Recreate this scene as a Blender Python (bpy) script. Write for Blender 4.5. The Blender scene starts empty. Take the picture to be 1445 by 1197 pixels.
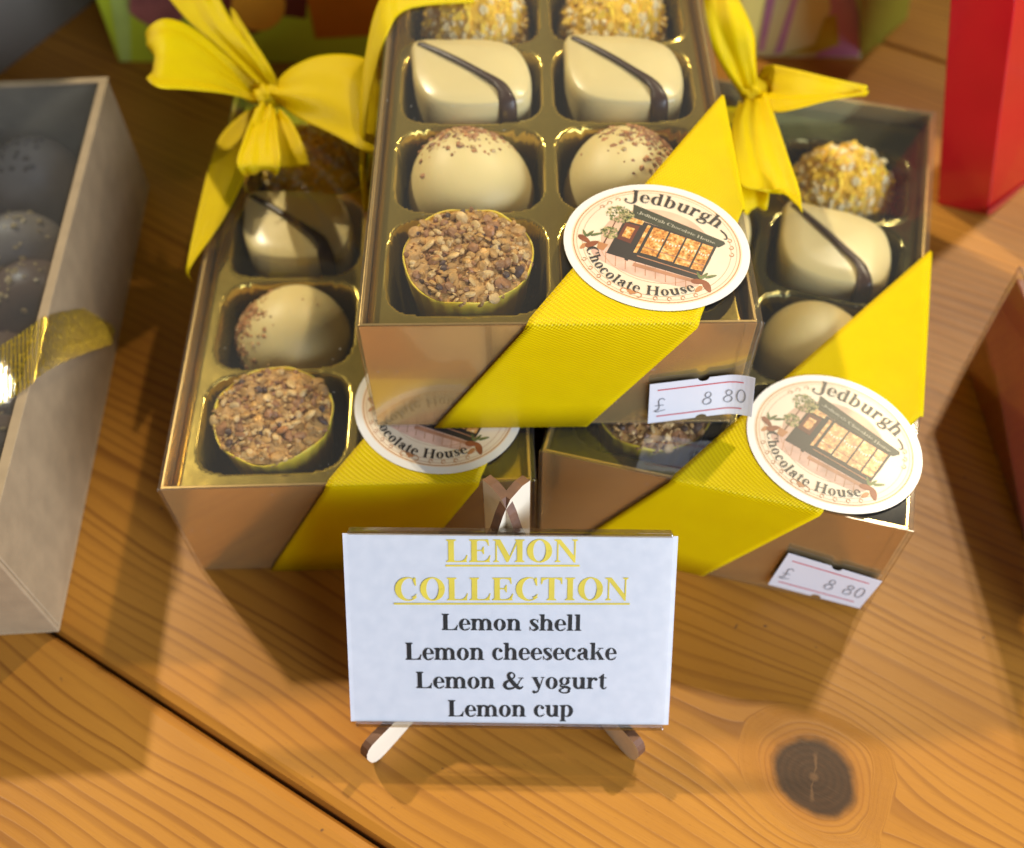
import bpy, math, random
import numpy as np
from mathutils import Vector, Matrix
PI = math.pi
S = 0.01                       # everything below is written in centimetres
random.seed(7)
SC = bpy.context.scene

# ------------------------------------------------------------------ camera
FPX = 1490.1
CAMC = Vector((0, 0, 23.813))
CR = Vector((0.99990561, -0.01129157, -0.00782717)); CU = Vector((0.01373915, 0.82177647, 0.56964433)); CF = Vector((0, 0.5696981, -0.82185404))
cd = bpy.data.cameras.new('camera'); cam = bpy.data.objects.new('camera', cd); SC.collection.objects.link(cam)
M = Matrix((CR, CU, -CF)).transposed().to_4x4(); M.translation = CAMC*S; cam.matrix_world = M
cd.sensor_width = 36; cd.lens = 36*FPX/1445; cd.clip_start = 0.005; cd.clip_end = 50
cd.dof.use_dof = True; cd.dof.focus_distance = 0.212; cd.dof.aperture_fstop = 10.5
SC.camera = cam

# ------------------------------------------------------------------ world, lamps, exposure
W_ = bpy.data.worlds.new('World'); SC.world = W_; W_.use_nodes = True
wn = W_.node_tree.nodes; wl = W_.node_tree.links; wn.clear()
wo = wn.new('ShaderNodeOutputWorld'); wb = wn.new('ShaderNodeBackground'); wt = wn.new('ShaderNodeTexCoord')
wz = wn.new('ShaderNodeTexNoise'); wz.inputs['Scale'].default_value = 2.6; wz.inputs['Detail'].default_value = 2
wr = wn.new('ShaderNodeValToRGB'); wr.color_ramp.elements[0].position = .42; wr.color_ramp.elements[1].position = .66
wr.color_ramp.elements[0].color = (.10, .085, .065, 1); wr.color_ramp.elements[1].color = (.62, .58, .52, 1)
wl.new(wt.outputs['Generated'], wz.inputs['Vector']); wl.new(wz.outputs['Fac'], wr.inputs[0]); wl.new(wr.outputs[0], wb.inputs[0])
wb.inputs[1].default_value = 0.30; wl.new(wb.outputs[0], wo.inputs[0])

def lamp(kind, name, loc, tgt, energy, col, size, cone=40):
    d = bpy.data.lights.new(name, kind); d.energy = energy; d.color = col
    if kind == 'AREA': d.shape = 'RECTANGLE'; d.size, d.size_y = size[0]*S, size[1]*S
    else:
        d.shadow_soft_size = size*S
        if kind == 'SPOT': d.spot_size = math.radians(cone); d.spot_blend = .9
    o = bpy.data.objects.new(name, d); SC.collection.objects.link(o)
    o.location = Vector(loc)*S; o.rotation_euler = (Vector(tgt)-Vector(loc)).to_track_quat('-Z', 'Y').to_euler(); return o
lamp('SPOT', 'shop_spot_warm', (-98, 120, 142), (0, 14, 2), 120, (1, .88, .64), 3.6)
lamp('SPOT', 'shop_spot_second', (76, 113, 160), (9, 11, 2), 88, (1, .85, .58), 3.6, 15)
lamp('AREA', 'shop_window', (84, -66, 50), (0, 10, 3), 26, (.74, .84, 1), (110, 70))
SC.view_settings.view_transform = 'Standard'; SC.view_settings.look = 'None'; SC.view_settings.exposure = .22; SC.view_settings.gamma = 1
SC.cycles.max_bounces = 7; SC.cycles.transparent_max_bounces = 14; SC.cycles.caustics_reflective = False

# ------------------------------------------------------------------ pixel <-> place helpers (photo is 1445 x 1197)
def ray(px, py): return CF*FPX + CR*(px-722.5) - CU*(py-598.5)
def P(px, py, z=0.):
    d = ray(px, py); return CAMC + d*((z-CAMC.z)/d.z)
def PP(px, py, o, n):
    d = ray(px, py); return CAMC + d*((Vector(o)-CAMC).dot(n)/d.dot(n))

# ------------------------------------------------------------------ materials
MAT = {}
def newmat(name):
    m = bpy.data.materials.new(name); m.use_nodes = True; MAT[name] = m; return m, m.node_tree.nodes, m.node_tree.links
class NB:
    """small node builder"""
    def __init__(s, name):
        s.m, s.n, s.l = newmat(name); s.b = s.n['Principled BSDF']; s.out = s.n['Material Output']
    def new(s, t, **k):
        x = s.n.new(t)
        for a, v in k.items(): setattr(x, a, v)
        return x
    def put(s, sock, v):
        if isinstance(v, bpy.types.NodeSocket): s.l.new(v, sock)
        else: sock.default_value = v
    def mth(s, op, a, b=0., c=0., clamp=False):
        x = s.new('ShaderNodeMath', operation=op, use_clamp=clamp)
        for i, v in enumerate((a, b, c)): s.put(x.inputs[i], v)
        return x.outputs[0]
    def noise(s, vec, scale, detail=3, rough=.5, dist=0, dim='3D'):
        x = s.new('ShaderNodeTexNoise', noise_dimensions=dim); s.put(x.inputs['Vector'], vec); x.inputs['Scale'].default_value = scale
        x.inputs['Detail'].default_value = detail; x.inputs['Roughness'].default_value = rough; x.inputs['Distortion'].default_value = dist; return x.outputs['Fac']
    def ramp(s, fac, stops):
        x = s.new('ShaderNodeValToRGB'); e = x.color_ramp.elements
        while len(e) < len(stops): e.new(.5)
        for i, (p, c) in enumerate(stops): e[i].position = p; e[i].color = (c[0], c[1], c[2], 1)
        s.l.new(fac, x.inputs[0]); return x.outputs[0]
    def mix(s, f, a, b, mode='MIX'):
        x = s.new('ShaderNodeMix', data_type='RGBA', blend_type=mode); s.put(x.inputs[0], f)
        for i, v in ((6, a), (7, b)): s.put(x.inputs[i], v if isinstance(v, bpy.types.NodeSocket) else (v[0], v[1], v[2], 1))
        return x.outputs[2]
    def bump(s, h, strength=.3, dist=.0004):
        x = s.new('ShaderNodeBump'); x.inputs['Strength'].default_value = strength; x.inputs['Distance'].default_value = dist
        s.l.new(h, x.inputs['Height']); s.l.new(x.outputs[0], s.b.inputs['Normal']); return x.outputs[0]
    def coord(s, out='Object'):
        return s.new('ShaderNodeTexCoord').outputs[out]
    def sstep(s, v, a, b):
        x = s.new('ShaderNodeMapRange', interpolation_type='SMOOTHSTEP'); s.put(x.inputs[0], v); x.inputs[1].default_value = a; x.inputs[2].default_value = b
        return x.outputs[0]
def plain(name, col, rough=.5, metal=0., var=.12, scale=90, bump=0., sss=0., spec=.5, coat=0.):
    k = NB(name); c = k.coord(); f = k.noise(c, scale, 4)
    k.put(k.b.inputs['Base Color'], k.ramp(f, [(.3, [x*(1-var) for x in col]), (.7, [min(1, x*(1+var)) for x in col])]))
    k.b.inputs['Roughness'].default_value = rough; k.b.inputs['Metallic'].default_value = metal
    k.b.inputs['Specular IOR Level'].default_value = spec; k.b.inputs['Coat Weight'].default_value = coat; k.b.inputs['Coat Roughness'].default_value = .08
    if bump: k.bump(k.noise(c, scale*4, 5), bump)
    if sss:
        k.b.inputs['Subsurface Weight'].default_value = sss; k.b.inputs['Subsurface Radius'].default_value = (1, .7, .35); k.b.inputs['Subsurface Scale'].default_value = .003
    return k.m

def wood(name, seed, knots=(), tint=1.):
    k = NB(name); sep = k.new('ShaderNodeSeparateXYZ'); k.l.new(k.coord(), sep.inputs[0])
    u = k.mth('MULTIPLY', sep.outputs[0], 100.); v = k.mth('MULTIPLY', sep.outputs[1], 100.)
    def vec(a, b, c=0.):
        x = k.new('ShaderNodeCombineXYZ'); k.put(x.inputs[0], a); k.put(x.inputs[1], b); k.put(x.inputs[2], c); return x.outputs[0]
    w1 = k.noise(vec(k.mth('MULTIPLY', u, .045), k.mth('MULTIPLY', v, .12), seed*3.7), 1, 2)
    w2 = k.noise(vec(k.mth('MULTIPLY', u, .22), k.mth('MULTIPLY', v, .5), seed*1.3), 1, 2)
    F = k.mth('ADD', v, k.mth('ADD', k.mth('MULTIPLY', w1, 2.6), k.mth('MULTIPLY', w2, .38)))
    dark = None; halo = None; por = k.sstep(k.noise(vec(k.mth('MULTIPLY', u, 3.2), k.mth('MULTIPLY', v, 60.), seed+20), 1, 2, .6), .66, .74)
    for (u0, v0, R, el) in knots:
        du = k.mth('DIVIDE', k.mth('SUBTRACT', u, u0), el); dv = k.mth('SUBTRACT', v, v0)
        wob = k.mth('MULTIPLY', k.mth('SUBTRACT', w2, .5), .8)
        r2 = k.mth('ADD', k.mth('MULTIPLY', du, du), k.mth('MULTIPLY', dv, dv)); r = k.mth('SQRT', r2)
        F = k.mth('SUBTRACT', F, k.mth('DIVIDE', k.mth('MULTIPLY', dv, 2.2*R*R), k.mth('MAXIMUM', r2, R*R)))
        ring = k.mth('ADD', k.mth('MULTIPLY', r, 2.3), k.mth('MULTIPLY', w2, 1.6))
        near = k.sstep(k.mth('ADD', r, k.mth('MULTIPLY', k.mth('SUBTRACT', w2, .5), 1.6)), 1.9*R, 1.25*R)
        F = k.mth('ADD', k.mth('MULTIPLY', F, k.mth('SUBTRACT', 1., near)), k.mth('MULTIPLY', ring, near))
        rag = k.mth('MULTIPLY', k.mth('SUBTRACT', k.noise(k.coord(), 350, 3), .5), .16); d = k.sstep(k.mth('ADD', k.mth('ADD', r, wob), rag), 1.10*R, .76*R); h = k.sstep(r, 1.55*R, .95*R)
        ang = k.mth('ARCTAN2', dv, du)
        a2 = k.mth('ADD', ang, k.mth('MULTIPLY', k.noise(vec(k.mth('MULTIPLY', r, 3.), 0., 2.), 1, 2), .9))
        ck = k.mth('MULTIPLY', k.sstep(k.mth('ABSOLUTE', k.mth('SINE', k.mth('ADD', a2, .9))), .13, .02), k.sstep(r, R*.8, R*.5))
        ck = k.mth('MAXIMUM', ck, k.sstep(k.mth('ADD', r, k.mth('MULTIPLY', w2, .1)), .17, .07))
        rr = k.mth('SINE', k.mth('MULTIPLY', r, 42.))
        dark, halo, crack, rings = d, h, ck, rr
    ph = k.mth('ADD', k.mth('DIVIDE', F, .33), k.mth('MULTIPLY', k.noise(vec(k.mth('MULTIPLY', F, .7), k.mth('MULTIPLY', u, .015), seed), 1, 3), 2.6))
    ph = k.mth('ADD', ph, k.mth('MULTIPLY', k.noise(vec(k.mth('MULTIPLY', F, 2.6), k.mth('MULTIPLY', u, .05), seed+3), 1, 2), 1.1)); t = k.mth('FRACT', ph)
    late = k.mth('MULTIPLY', k.sstep(t, .50, .90), k.sstep(t, 1., .93))
    amp = k.mth('ADD', -.15, k.mth('MULTIPLY', k.noise(vec(k.mth('MULTIPLY', F, 1.5), k.mth('MULTIPLY', u, .09), seed+5), 1, 2), 1.5), clamp=True)
    late = k.mth('MULTIPLY', late, amp, clamp=True)
    if dark is not None: late = k.mth('MULTIPLY', late, k.mth('SUBTRACT', 1., dark))
    fib = k.noise(vec(k.mth('MULTIPLY', u, 1.4), k.mth('MULTIPLY', v, 38.), seed), 1, 4, .65)
    big = k.noise(vec(k.mth('MULTIPLY', u, .12), k.mth('MULTIPLY', v, .35), seed+9), 1, 3)
    base = k.ramp(big, [(.3, (.45*tint, .178*tint, .020*tint)), (.72, (.60*tint, .262*tint, .036*tint))])
    col = k.mix(k.mth('MULTIPLY', late, .8), base, (.20*tint, .060*tint, .009*tint))
    col = k.mix(k.mth('MULTIPLY', k.mth('SUBTRACT', fib, .35), .7, clamp=True), col, (.30, .12, .028))
    if dark is not None:
        col = k.mix(k.mth('MULTIPLY', halo, .4), col, (.30, .10, .015))
        kc = k.mix(k.mth('MULTIPLY', k.mth('ADD', rings, 1.), .13), (.055, .025, .010), (.11, .048, .018)); kc = k.mix(k.mth('MULTIPLY', k.noise(k.coord(), 500, 4, .7), .5), kc, (.02, .010, .006))
        kc = k.mix(k.mth('MULTIPLY', crack, .28), kc, (.30, .15, .06))
        col = k.mix(dark, col, kc)
    col = k.mix(k.mth('MULTIPLY', por, .45), col, (.16, .055, .012))
    # small dents and specks
    sp = k.noise(k.coord(), 260, 2); col = k.mix(k.sstep(sp, .735, .78), col, (.16, .07, .025))
    k.put(k.b.inputs['Base Color'], col)
    k.put(k.b.inputs['Roughness'], k.mth('ADD', .30, k.mth('MULTIPLY', fib, .22)))
    k.b.inputs['Specular IOR Level'].default_value = .28
    hgt = k.mth('ADD', k.mth('MULTIPLY', fib, .5), k.mth('MULTIPLY', late, .6))
    k.bump(hgt, .28, .00025)
    return k.m

def acetate(name, tint=(.97, .98, .97), rough=.045, wob=.25, haze=.0, glare_film=.0):
    m, n, l = newmat(name); n.clear()
    o = n.new('ShaderNodeOutputMaterial'); mx = n.new('ShaderNodeMixShader'); tr = n.new('ShaderNodeBsdfTransparent'); gl = n.new('ShaderNodeBsdfGlossy')
    tr.inputs[0].default_value = (*tint, 1); gl.inputs['Roughness'].default_value = rough; gl.inputs[0].default_value = (1, 1, 1, 1)
    lw = n.new('ShaderNodeLayerWeight'); lw.inputs[0].default_value = .5
    pw = n.new('ShaderNodeMath'); pw.operation = 'POWER'; pw.inputs[1].default_value = 5; l.new(lw.outputs['Facing'], pw.inputs[0])
    fr = n.new('ShaderNodeMath'); fr.operation = 'MULTIPLY_ADD'; fr.inputs[1].default_value = .93; fr.inputs[2].default_value = .045; l.new(pw.outputs[0], fr.inputs[0])
    tc = n.new('ShaderNodeTexCoord'); nz = n.new('ShaderNodeTexNoise'); nz.inputs['Scale'].default_value = 28; nz.inputs['Detail'].default_value = 2
    bp = n.new('ShaderNodeBump'); bp.inputs['Strength'].default_value = wob; bp.inputs['Distance'].default_value = .0006
    l.new(tc.outputs['Object'], nz.inputs['Vector']); l.new(nz.outputs['Fac'], bp.inputs['Height']); l.new(bp.outputs[0], gl.inputs['Normal'])
    ds = n.new('ShaderNodeTexNoise'); ds.inputs['Scale'].default_value = 900; ds.inputs['Detail'].default_value = 1; l.new(tc.outputs['Object'], ds.inputs['Vector'])
    dm = n.new('ShaderNodeMapRange'); dm.inputs[1].default_value = .77; dm.inputs[2].default_value = .82; dm.inputs[3].default_value = glare_film; dm.inputs[4].default_value = glare_film+(.25 if wob > .1 else .0); l.new(ds.outputs['Fac'], dm.inputs[0])
    df = n.new('ShaderNodeBsdfDiffuse'); df.inputs[0].default_value = (.8, .78, .74, 1); m2 = n.new('ShaderNodeMixShader')  # pale diffuse veil: scatter and glare of the plastic put into the colour
    ad = n.new('ShaderNodeMath'); ad.operation = 'ADD'; ad.inputs[1].default_value = haze; l.new(fr.outputs[0], ad.inputs[0])
    l.new(ad.outputs[0], mx.inputs[0]); l.new(tr.outputs[0], mx.inputs[1]); l.new(gl.outputs[0], mx.inputs[2]); l.new(dm.outputs[0], m2.inputs[0]); l.new(mx.outputs[0], m2.inputs[1]); l.new(df.outputs[0], m2.inputs[2]); l.new(m2.outputs[0], o.inputs[0])
    return m

def ribbon_mat(name, c1, c2, pitch=.095, rough=.38):
    k = NB(name); sep = k.new('ShaderNodeSeparateXYZ'); k.l.new(k.coord('UV'), sep.inputs[0])
    u, v = sep.outputs[0], sep.outputs[1]
    a = k.mth('SINE', k.mth('MULTIPLY', k.mth('ADD', u, k.mth('MULTIPLY', v, .35)), 2*PI/pitch))
    b = k.mth('SINE', k.mth('MULTIPLY', k.mth('SUBTRACT', v, k.mth('MULTIPLY', u, .35)), 2*PI/pitch))
    h = k.mth('ADD', k.mth('MULTIPLY', k.mth('MULTIPLY', a, b), .5), .5)
    # woven selvedge: a plain band close to both edges (u runs 0..width, stored width in V3 is constant 2.5)
    nz = k.noise(k.coord(), 160, 3)
    col = k.mix(k.mth('ADD', k.mth('MULTIPLY', h, .75), k.mth('MULTIPLY', nz, .25)), c1, c2)
    k.put(k.b.inputs['Base Color'], col); k.b.inputs['Roughness'].default_value = rough
    k.b.inputs['Specular IOR Level'].default_value = .22
    k.bump(k.mth('ADD', h, k.mth('MULTIPLY', nz, .4)), .6, .00025)
    tl = k.new('ShaderNodeBsdfTranslucent'); k.l.new(col, tl.inputs[0]); mx = k.new('ShaderNodeMixShader'); mx.inputs[0].default_value = .22
    k.l.new(k.b.outputs[0], mx.inputs[1]); k.l.new(tl.outputs[0], mx.inputs[2]); k.l.new(mx.outputs[0], k.out.inputs[0]); return k.m

ribbon_mat('yellow_ribbon', (.70, .45, .0), (1., .79, .0))
plain('gold_card', (.68, .45, .17), .19, .75, .05, 60, .05)
plain('gold_card_edge', (.60, .42, .24), .4, .4, .05, 60)
k = NB('gold_tray'); k.b.inputs['Base Color'].default_value = (.54, .39, .085, 1); k.b.inputs['Metallic'].default_value = .8; k.b.inputs['Roughness'].default_value = .17
k.bump(k.noise(k.coord(), 55, 3), .25, .0012)
k = NB('gold_tray_darkened'); k.b.inputs['Base Color'].default_value = (.10, .085, .03, 1); k.b.inputs['Metallic'].default_value = .85; k.b.inputs['Roughness'].default_value = .13  # gold insert darkened: reflection of a dark room put into its colour
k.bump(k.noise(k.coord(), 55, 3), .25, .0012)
acetate('clear_acetate', haze=.04, glare_film=.022); acetate('acetate_fold', (.86, .84, .80), .12, .3, .10); acetate('kraft_window', (.80, .84, .88), .02, .03, -.036, .028)
plain('white_chocolate', (.80, .62, .27), .5, 0, .05, 70, .03, .25)
plain('white_chocolate_shell', (.78, .62, .29), .30, 0, .06, 60, .02, .15)
plain('dark_stripe', (.045, .018, .012), .35)
plain('milk_chocolate', (.24, .12, .07), .4, 0, .2, 60, .05)
plain('grey_chocolate', (.40, .28, .20), .5, 0, .3, 60, .1)
k = NB('lemon_cup'); sep = k.new('ShaderNodeSeparateXYZ'); k.l.new(k.coord(), sep.inputs[0])
k.put(k.b.inputs['Base Color'], k.ramp(k.noise(k.coord(), 120, 3), [(.3, (.80, .54, .02)), (.7, (.92, .68, .07))])); k.b.inputs['Roughness'].default_value = .45
k.b.inputs['Subsurface Weight'].default_value = .15; k.b.inputs['Subsurface Scale'].default_value = .002
plain('nut_tan', (.47, .25, .07), .5, 0, .4, 420, .5)
plain('nut_pale', (.62, .40, .16), .5, 0, .2, 300, .3)
plain('nut_brown', (.30, .13, .045), .5, 0, .4, 300, .4)
plain('nut_dark', (.075, .035, .025), .5, 0, .4, 300, .3)
plain('crumb_brown', (.48, .22, .08), .6, 0, .4, 500, .3)
plain('flake_white', (.94, .74, .38), .5, 0, .1, 400, .2)
plain('flake_yellow', (.98, .57, .04), .5, 0, .2, 400, .2)
plain('yellow_core', (.95, .52, .03), .5, 0, .2, 300, .4)
k = NB('sign_paper'); c = k.coord(); nz = k.noise(c, 420, 3)
k.put(k.b.inputs['Base Color'], k.ramp(nz, [(.3, (.80, .82, .86)), (.7, (.88, .89, .92))])); k.b.inputs['Roughness'].default_value = .7
tl = k.new('ShaderNodeBsdfTranslucent'); tl.inputs[0].default_value = (.9, .88, .86, 1); mx = k.new('ShaderNodeMixShader'); mx.inputs[0].default_value = .24
k.l.new(k.b.outputs[0], mx.inputs[1]); k.l.new(tl.outputs[0], mx.inputs[2]); k.l.new(mx.outputs[0], k.out.inputs[0])
plain('black_print', (.012, .012, .012), .6); plain('yellow_print', (.80, .62, .06), .6)
plain('sticker_white', (.78, .73, .66), .32, 0, .02, 50); plain('sticker_cream', (.80, .62, .42), .35, 0, .06, 80)
plain('sticker_paper', (.78, .63, .45), .35, 0, .05, 120)
plain('print_orange', (.48, .20, .075), .4); plain('print_dark', (.035, .028, .026), .4); plain('print_green', (.05, .05, .032), .4)
plain('print_text_pale', (.42, .38, .28), .4); plain('print_wall', (.66, .42, .28), .4, 0, .15, 200)
plain('print_pave', (.62, .38, .28), .4, 0, .25, 240); plain('print_brick', (.42, .19, .10), .4, 0, .2, 300); plain('print_leaf', (.13, .15, .05), .4, 0, .4, 500)
plain('print_blossom', (.45, .37, .16), .4, 0, .4, 600); plain('print_pod', (.26, .075, .03), .4, 0, .25, 300); plain('print_door', (.13, .035, .022), .4)
k = NB('print_glow'); k.put(k.b.inputs['Base Color'], k.ramp(k.noise(k.coord(), 900, 4, .7), [(.32, (.16, .05, .015)), (.48, (.62, .24, .05)), (.58, (.80, .45, .14)), (.7, (.85, .68, .45))])); k.b.inputs['Roughness'].default_value = .35
plain('label_paper', (.74, .74, .78), .6, 0, .02, 80); plain('red_print', (.62, .05, .07), .5); plain('grey_print', (.22, .22, .24), .6)
plain('ply_face', (.76, .66, .50), .6, 0, .08, 60, .1); plain('ply_burnt', (.12, .050, .022), .6, 0, .45, 160, .3)
plain('kraft', (.34, .24, .135), .75, 0, .10, 160, .15); plain('kraft_edge', (.50, .45, .36), .7)
plain('floor_grey', (.55, .50, .43), .7)
plain('grey_card', (.16, .14, .115), .6, 0, .08, 30)
plain('green_card', (.60, .70, .04), .35, 0, .15, 20); plain('lime_highlight', (.55, .68, .15), .3)
plain('print_peach', (.85, .36, .03), .4, 0, .2, 30); plain('print_rust', (.66, .19, .01), .4, 0, .1, 30); plain('print_maroon', (.17, .03, .02), .4, 0, .2, 40)
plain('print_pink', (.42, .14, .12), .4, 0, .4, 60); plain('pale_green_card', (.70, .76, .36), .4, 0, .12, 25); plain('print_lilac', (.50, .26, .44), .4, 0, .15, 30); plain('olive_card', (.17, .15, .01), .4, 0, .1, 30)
plain('print_yellowgreen', (.45, .42, .03), .4)
plain('red_card', (.50, .006, .012), .22, 0, .08, 30, 0, 0, .6, .6); plain('red_fold', (.55, .05, .05), .3)
plain('darkred_card', (.19, .022, .016), .3, 0, .15, 30)
k = NB('gold_mesh'); sep = k.new('ShaderNodeSeparateXYZ'); k.l.new(k.coord('UV'), sep.inputs[0])
g1 = k.mth('SINE', k.mth('MULTIPLY', sep.outputs[1], 2*PI/.11)); g2 = k.mth('SINE', k.mth('MULTIPLY', sep.outputs[0], 2*PI/.17)); gn = k.noise(k.coord(), 700, 2)
k.b.inputs['Base Color'].default_value = (.80, .58, .06, 1); k.b.inputs['Metallic'].default_value = .8; k.b.inputs['Roughness'].default_value = .3
k.put(k.b.inputs['Alpha'], k.mth('ADD', .30, k.mth('ADD', k.mth('MULTIPLY', k.sstep(g1, -.2, .6), .5), k.mth('MULTIPLY', k.sstep(gn, .5, .7), .4)), clamp=True))
k.bump(k.mth('ADD', g1, k.mth('MULTIPLY', gn, 3.)), .8, .0006)

# ------------------------------------------------------------------ object helpers
def empty(name, label, cat, loc=(0, 0, 0), rz=0, group=None, kind=None):
    o = bpy.data.objects.new(name, None); SC.collection.objects.link(o); o.empty_display_size = .01
    o.location = Vector(loc)*S; o.rotation_euler = (0, 0, rz)
    if label: o['label'] = label
    if cat: o['category'] = cat
    if group: o['group'] = group
    if kind: o['kind'] = kind
    return o
def rootof(o):
    while o.parent: o = o.parent
    return o
def to_local(root, v):
    """world cm -> root frame cm"""
    if root is None: return v
    a = -root.rotation_euler[2]; d = Vector(v)-root.location/S
    return Vector((d.x*math.cos(a)-d.y*math.sin(a), d.x*math.sin(a)+d.y*math.cos(a), d.z))
def to_world(root, v):
    a = root.rotation_euler[2]; v = Vector(v)
    return Vector((v.x*math.cos(a)-v.y*math.sin(a), v.x*math.sin(a)+v.y*math.cos(a), v.z))+root.location/S
def O(name, V, F, mat, parent=None, smooth=False, uv=None, world=False, fm=None, solid=0., bevel=0., sub=0):
    root = rootof(parent) if parent else None
    if world and root: V = [to_local(root, v) for v in V]
    me = bpy.data.meshes.new(name); me.from_pydata([tuple(c*S for c in v) for v in V], [], F)
    mats = mat if isinstance(mat, (list, tuple)) else [mat]
    for m in mats: me.materials.append(MAT[m])
    if fm: me.polygons.foreach_set('material_index', fm)
    if smooth: me.polygons.foreach_set('use_smooth', [True]*len(me.polygons))
    if uv:
        L = me.uv_layers.new(name='UVMap')
        for p in me.polygons:
            for li in p.loop_indices: L.data[li].uv = uv[me.loops[li].vertex_index]
    me.update(); o = bpy.data.objects.new(name, me); SC.collection.objects.link(o)
    if parent: o.parent = parent
    if bevel:
        b = o.modifiers.new('bevel', 'BEVEL'); b.width = bevel*S; b.segments = 3; b.limit_method = 'ANGLE'; b.angle_limit = .6
    if sub: b = o.modifiers.new('sub', 'SUBSURF'); b.levels = b.render_levels = sub
    if solid: b = o.modifiers.new('solid', 'SOLIDIFY'); b.thickness = solid*S; b.offset = 0
    return o
class MB:
    def __init__(s): s.V = []; s.F = []; s.fm = []
    def add(s, V, F, m=0):
        k = len(s.V); s.V += [tuple(v) for v in V]; s.F += [tuple(i+k for i in f) for f in F]; s.fm += [m]*len(F)
    def box(s, x0, y0, z0, x1, y1, z1, m=0):
        s.add([(x0,y0,z0),(x1,y0,z0),(x1,y1,z0),(x0,y1,z0),(x0,y0,z1),(x1,y0,z1),(x1,y1,z1),(x0,y1,z1)],
              [(0,3,2,1),(4,5,6,7),(0,1,5,4),(1,2,6,5),(2,3,7,6),(3,0,4,7)], m)
    def prism(s, poly, z0, z1, m=0):
        n = len(poly); s.add([(x,y,z0) for x,y in poly]+[(x,y,z1) for x,y in poly],
              [tuple(range(n))[::-1], tuple(range(n,2*n))]+[(i,(i+1)%n,n+(i+1)%n,n+i) for i in range(n)], m)
    def chip(s, c, r, m=0, flat=.6, nrm=None):
        """irregular broken bit"""
        q = Matrix.Rotation(random.uniform(0, 6.3), 3, 'Z') @ Matrix.Rotation(random.uniform(-.6, .6), 3, 'X') @ Matrix.Rotation(random.uniform(-.6, .6), 3, 'Y')
        if nrm is not None: q = Vector(nrm).to_track_quat('Z', 'Y').to_matrix() @ q
        n = random.choice((4, 5, 6)); ph = random.random()*6; el = random.uniform(.75, 1.3)
        ring1 = [Vector((math.cos(ph+6.283*i/n)*r*random.uniform(.75, 1.1)*el, math.sin(ph+6.283*i/n)*r*random.uniform(.75, 1.1)/el, -r*flat*.4)) for i in range(n)]
        ring2 = [v*random.uniform(.72, .92)+Vector((0, 0, r*flat*.95)) for v in ring1]
        V = [q @ v+Vector(c) for v in ring1+ring2]
        s.add(V, [tuple(range(n))[::-1], tuple(range(n, 2*n))]+[(i, (i+1) % n, n+(i+1) % n, n+i) for i in range(n)], m)
    def sphere(s, c, rx, ry, rz, nu=32, nv=18, m=0, f=None):
        V = []
        for j in range(nv+1):
            th = PI*j/nv
            for i in range(nu):
                a = 2*PI*i/nu; d = Vector((math.sin(th)*math.cos(a), math.sin(th)*math.sin(a), math.cos(th)))
                kf = f(d) if f else 1
                V.append((c[0]+d.x*rx*kf, c[1]+d.y*ry*kf, c[2]+d.z*rz*kf))
        s.add(V, [(j*nu+i, (j+1)*nu+i, (j+1)*nu+(i+1) % nu, j*nu+(i+1) % nu) for j in range(nv) for i in range(nu)], m)
    def obj(s, name, mat, parent=None, **k):
        return O(name, s.V, s.F, mat, parent, fm=s.fm if isinstance(mat, (list, tuple)) else None, **k)
def cat_rom(pts, n):
    """Catmull-Rom through tuples"""
    out = []; m = len(pts); A = [np.array(p, float) for p in pts]
    A = [2*A[0]-A[1]]+A+[2*A[-1]-A[-2]]
    for i in range(1, m):
        p0, p1, p2, p3 = A[i-1], A[i], A[i+1], A[i+2]
        for j in range(n):
            t = j/n; out.append(.5*((2*p1)+(-p0+p2)*t+(2*p0-5*p1+4*p2-p3)*t*t+(-p0+3*p1-3*p2+p3)*t**3))
    out.append(A[-2]); return out
def strip(name, pairs, mat, parent, n=6, m=14, bow=0., world=True, smooth=True, solid=.025, crease=0., linear=False, arch=None):
    """ribbon surface through (left point, right point) pairs, with UVs in cm. crease: ripples across the width"""
    rows = [tuple(a)+tuple(b) for a, b in pairs]
    if linear:
        R = []
        for i in range(len(rows)-1):
            for j in range(n): t = j/n; R.append((1-t)*np.array(rows[i])+t*np.array(rows[i+1]))
        R.append(np.array(rows[-1]))
    else: R = cat_rom(rows, n)
    V = []; UV = []; s = 0; pm = None; ph = random.random()*6
    for i, r in enumerate(R):
        a, b = Vector(r[:3]), Vector(r[3:]); w = (b-a).length; mid = (a+b)/2
        if pm is not None: s += (mid-pm).length
        pm = mid
        c2 = R[min(i+1, len(R)-1)]; c1 = R[max(i-1, 0)]
        tg = Vector((c2[:3]+c2[3:]-c1[:3]-c1[3:])); nr = (b-a).cross(tg)
        nr = nr.normalized() if nr.length > 1e-9 else Vector((0, 0, 1))
        for j in range(m+1):
            t = j/m; off = bow*4*t*(1-t)
            if crease:
                fade = min(1, i/4, (len(R)-1-i)/3+.25)
                off += crease*(math.sin(t*17+ph+math.sin(s*1.1)*.8)*.45+math.sin(t*9+ph*3+s*.5)*.7+math.sin(t*4.3+ph*2+s*.9))*(.5+.9*math.exp(-s/.8))*min(1, 6*t+.3, 6*(1-t)+.3)
            V.append(a.lerp(b, t)+nr*off); UV.append((t*max(w, .4), s))
    F = [(i*(m+1)+j, i*(m+1)+j+1, (i+1)*(m+1)+j+1, (i+1)*(m+1)+j) for i in range(len(R)-1) for j in range(m)]
    return O(name, V, F, mat, parent, smooth=smooth, uv=UV, world=world, solid=solid)

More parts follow.
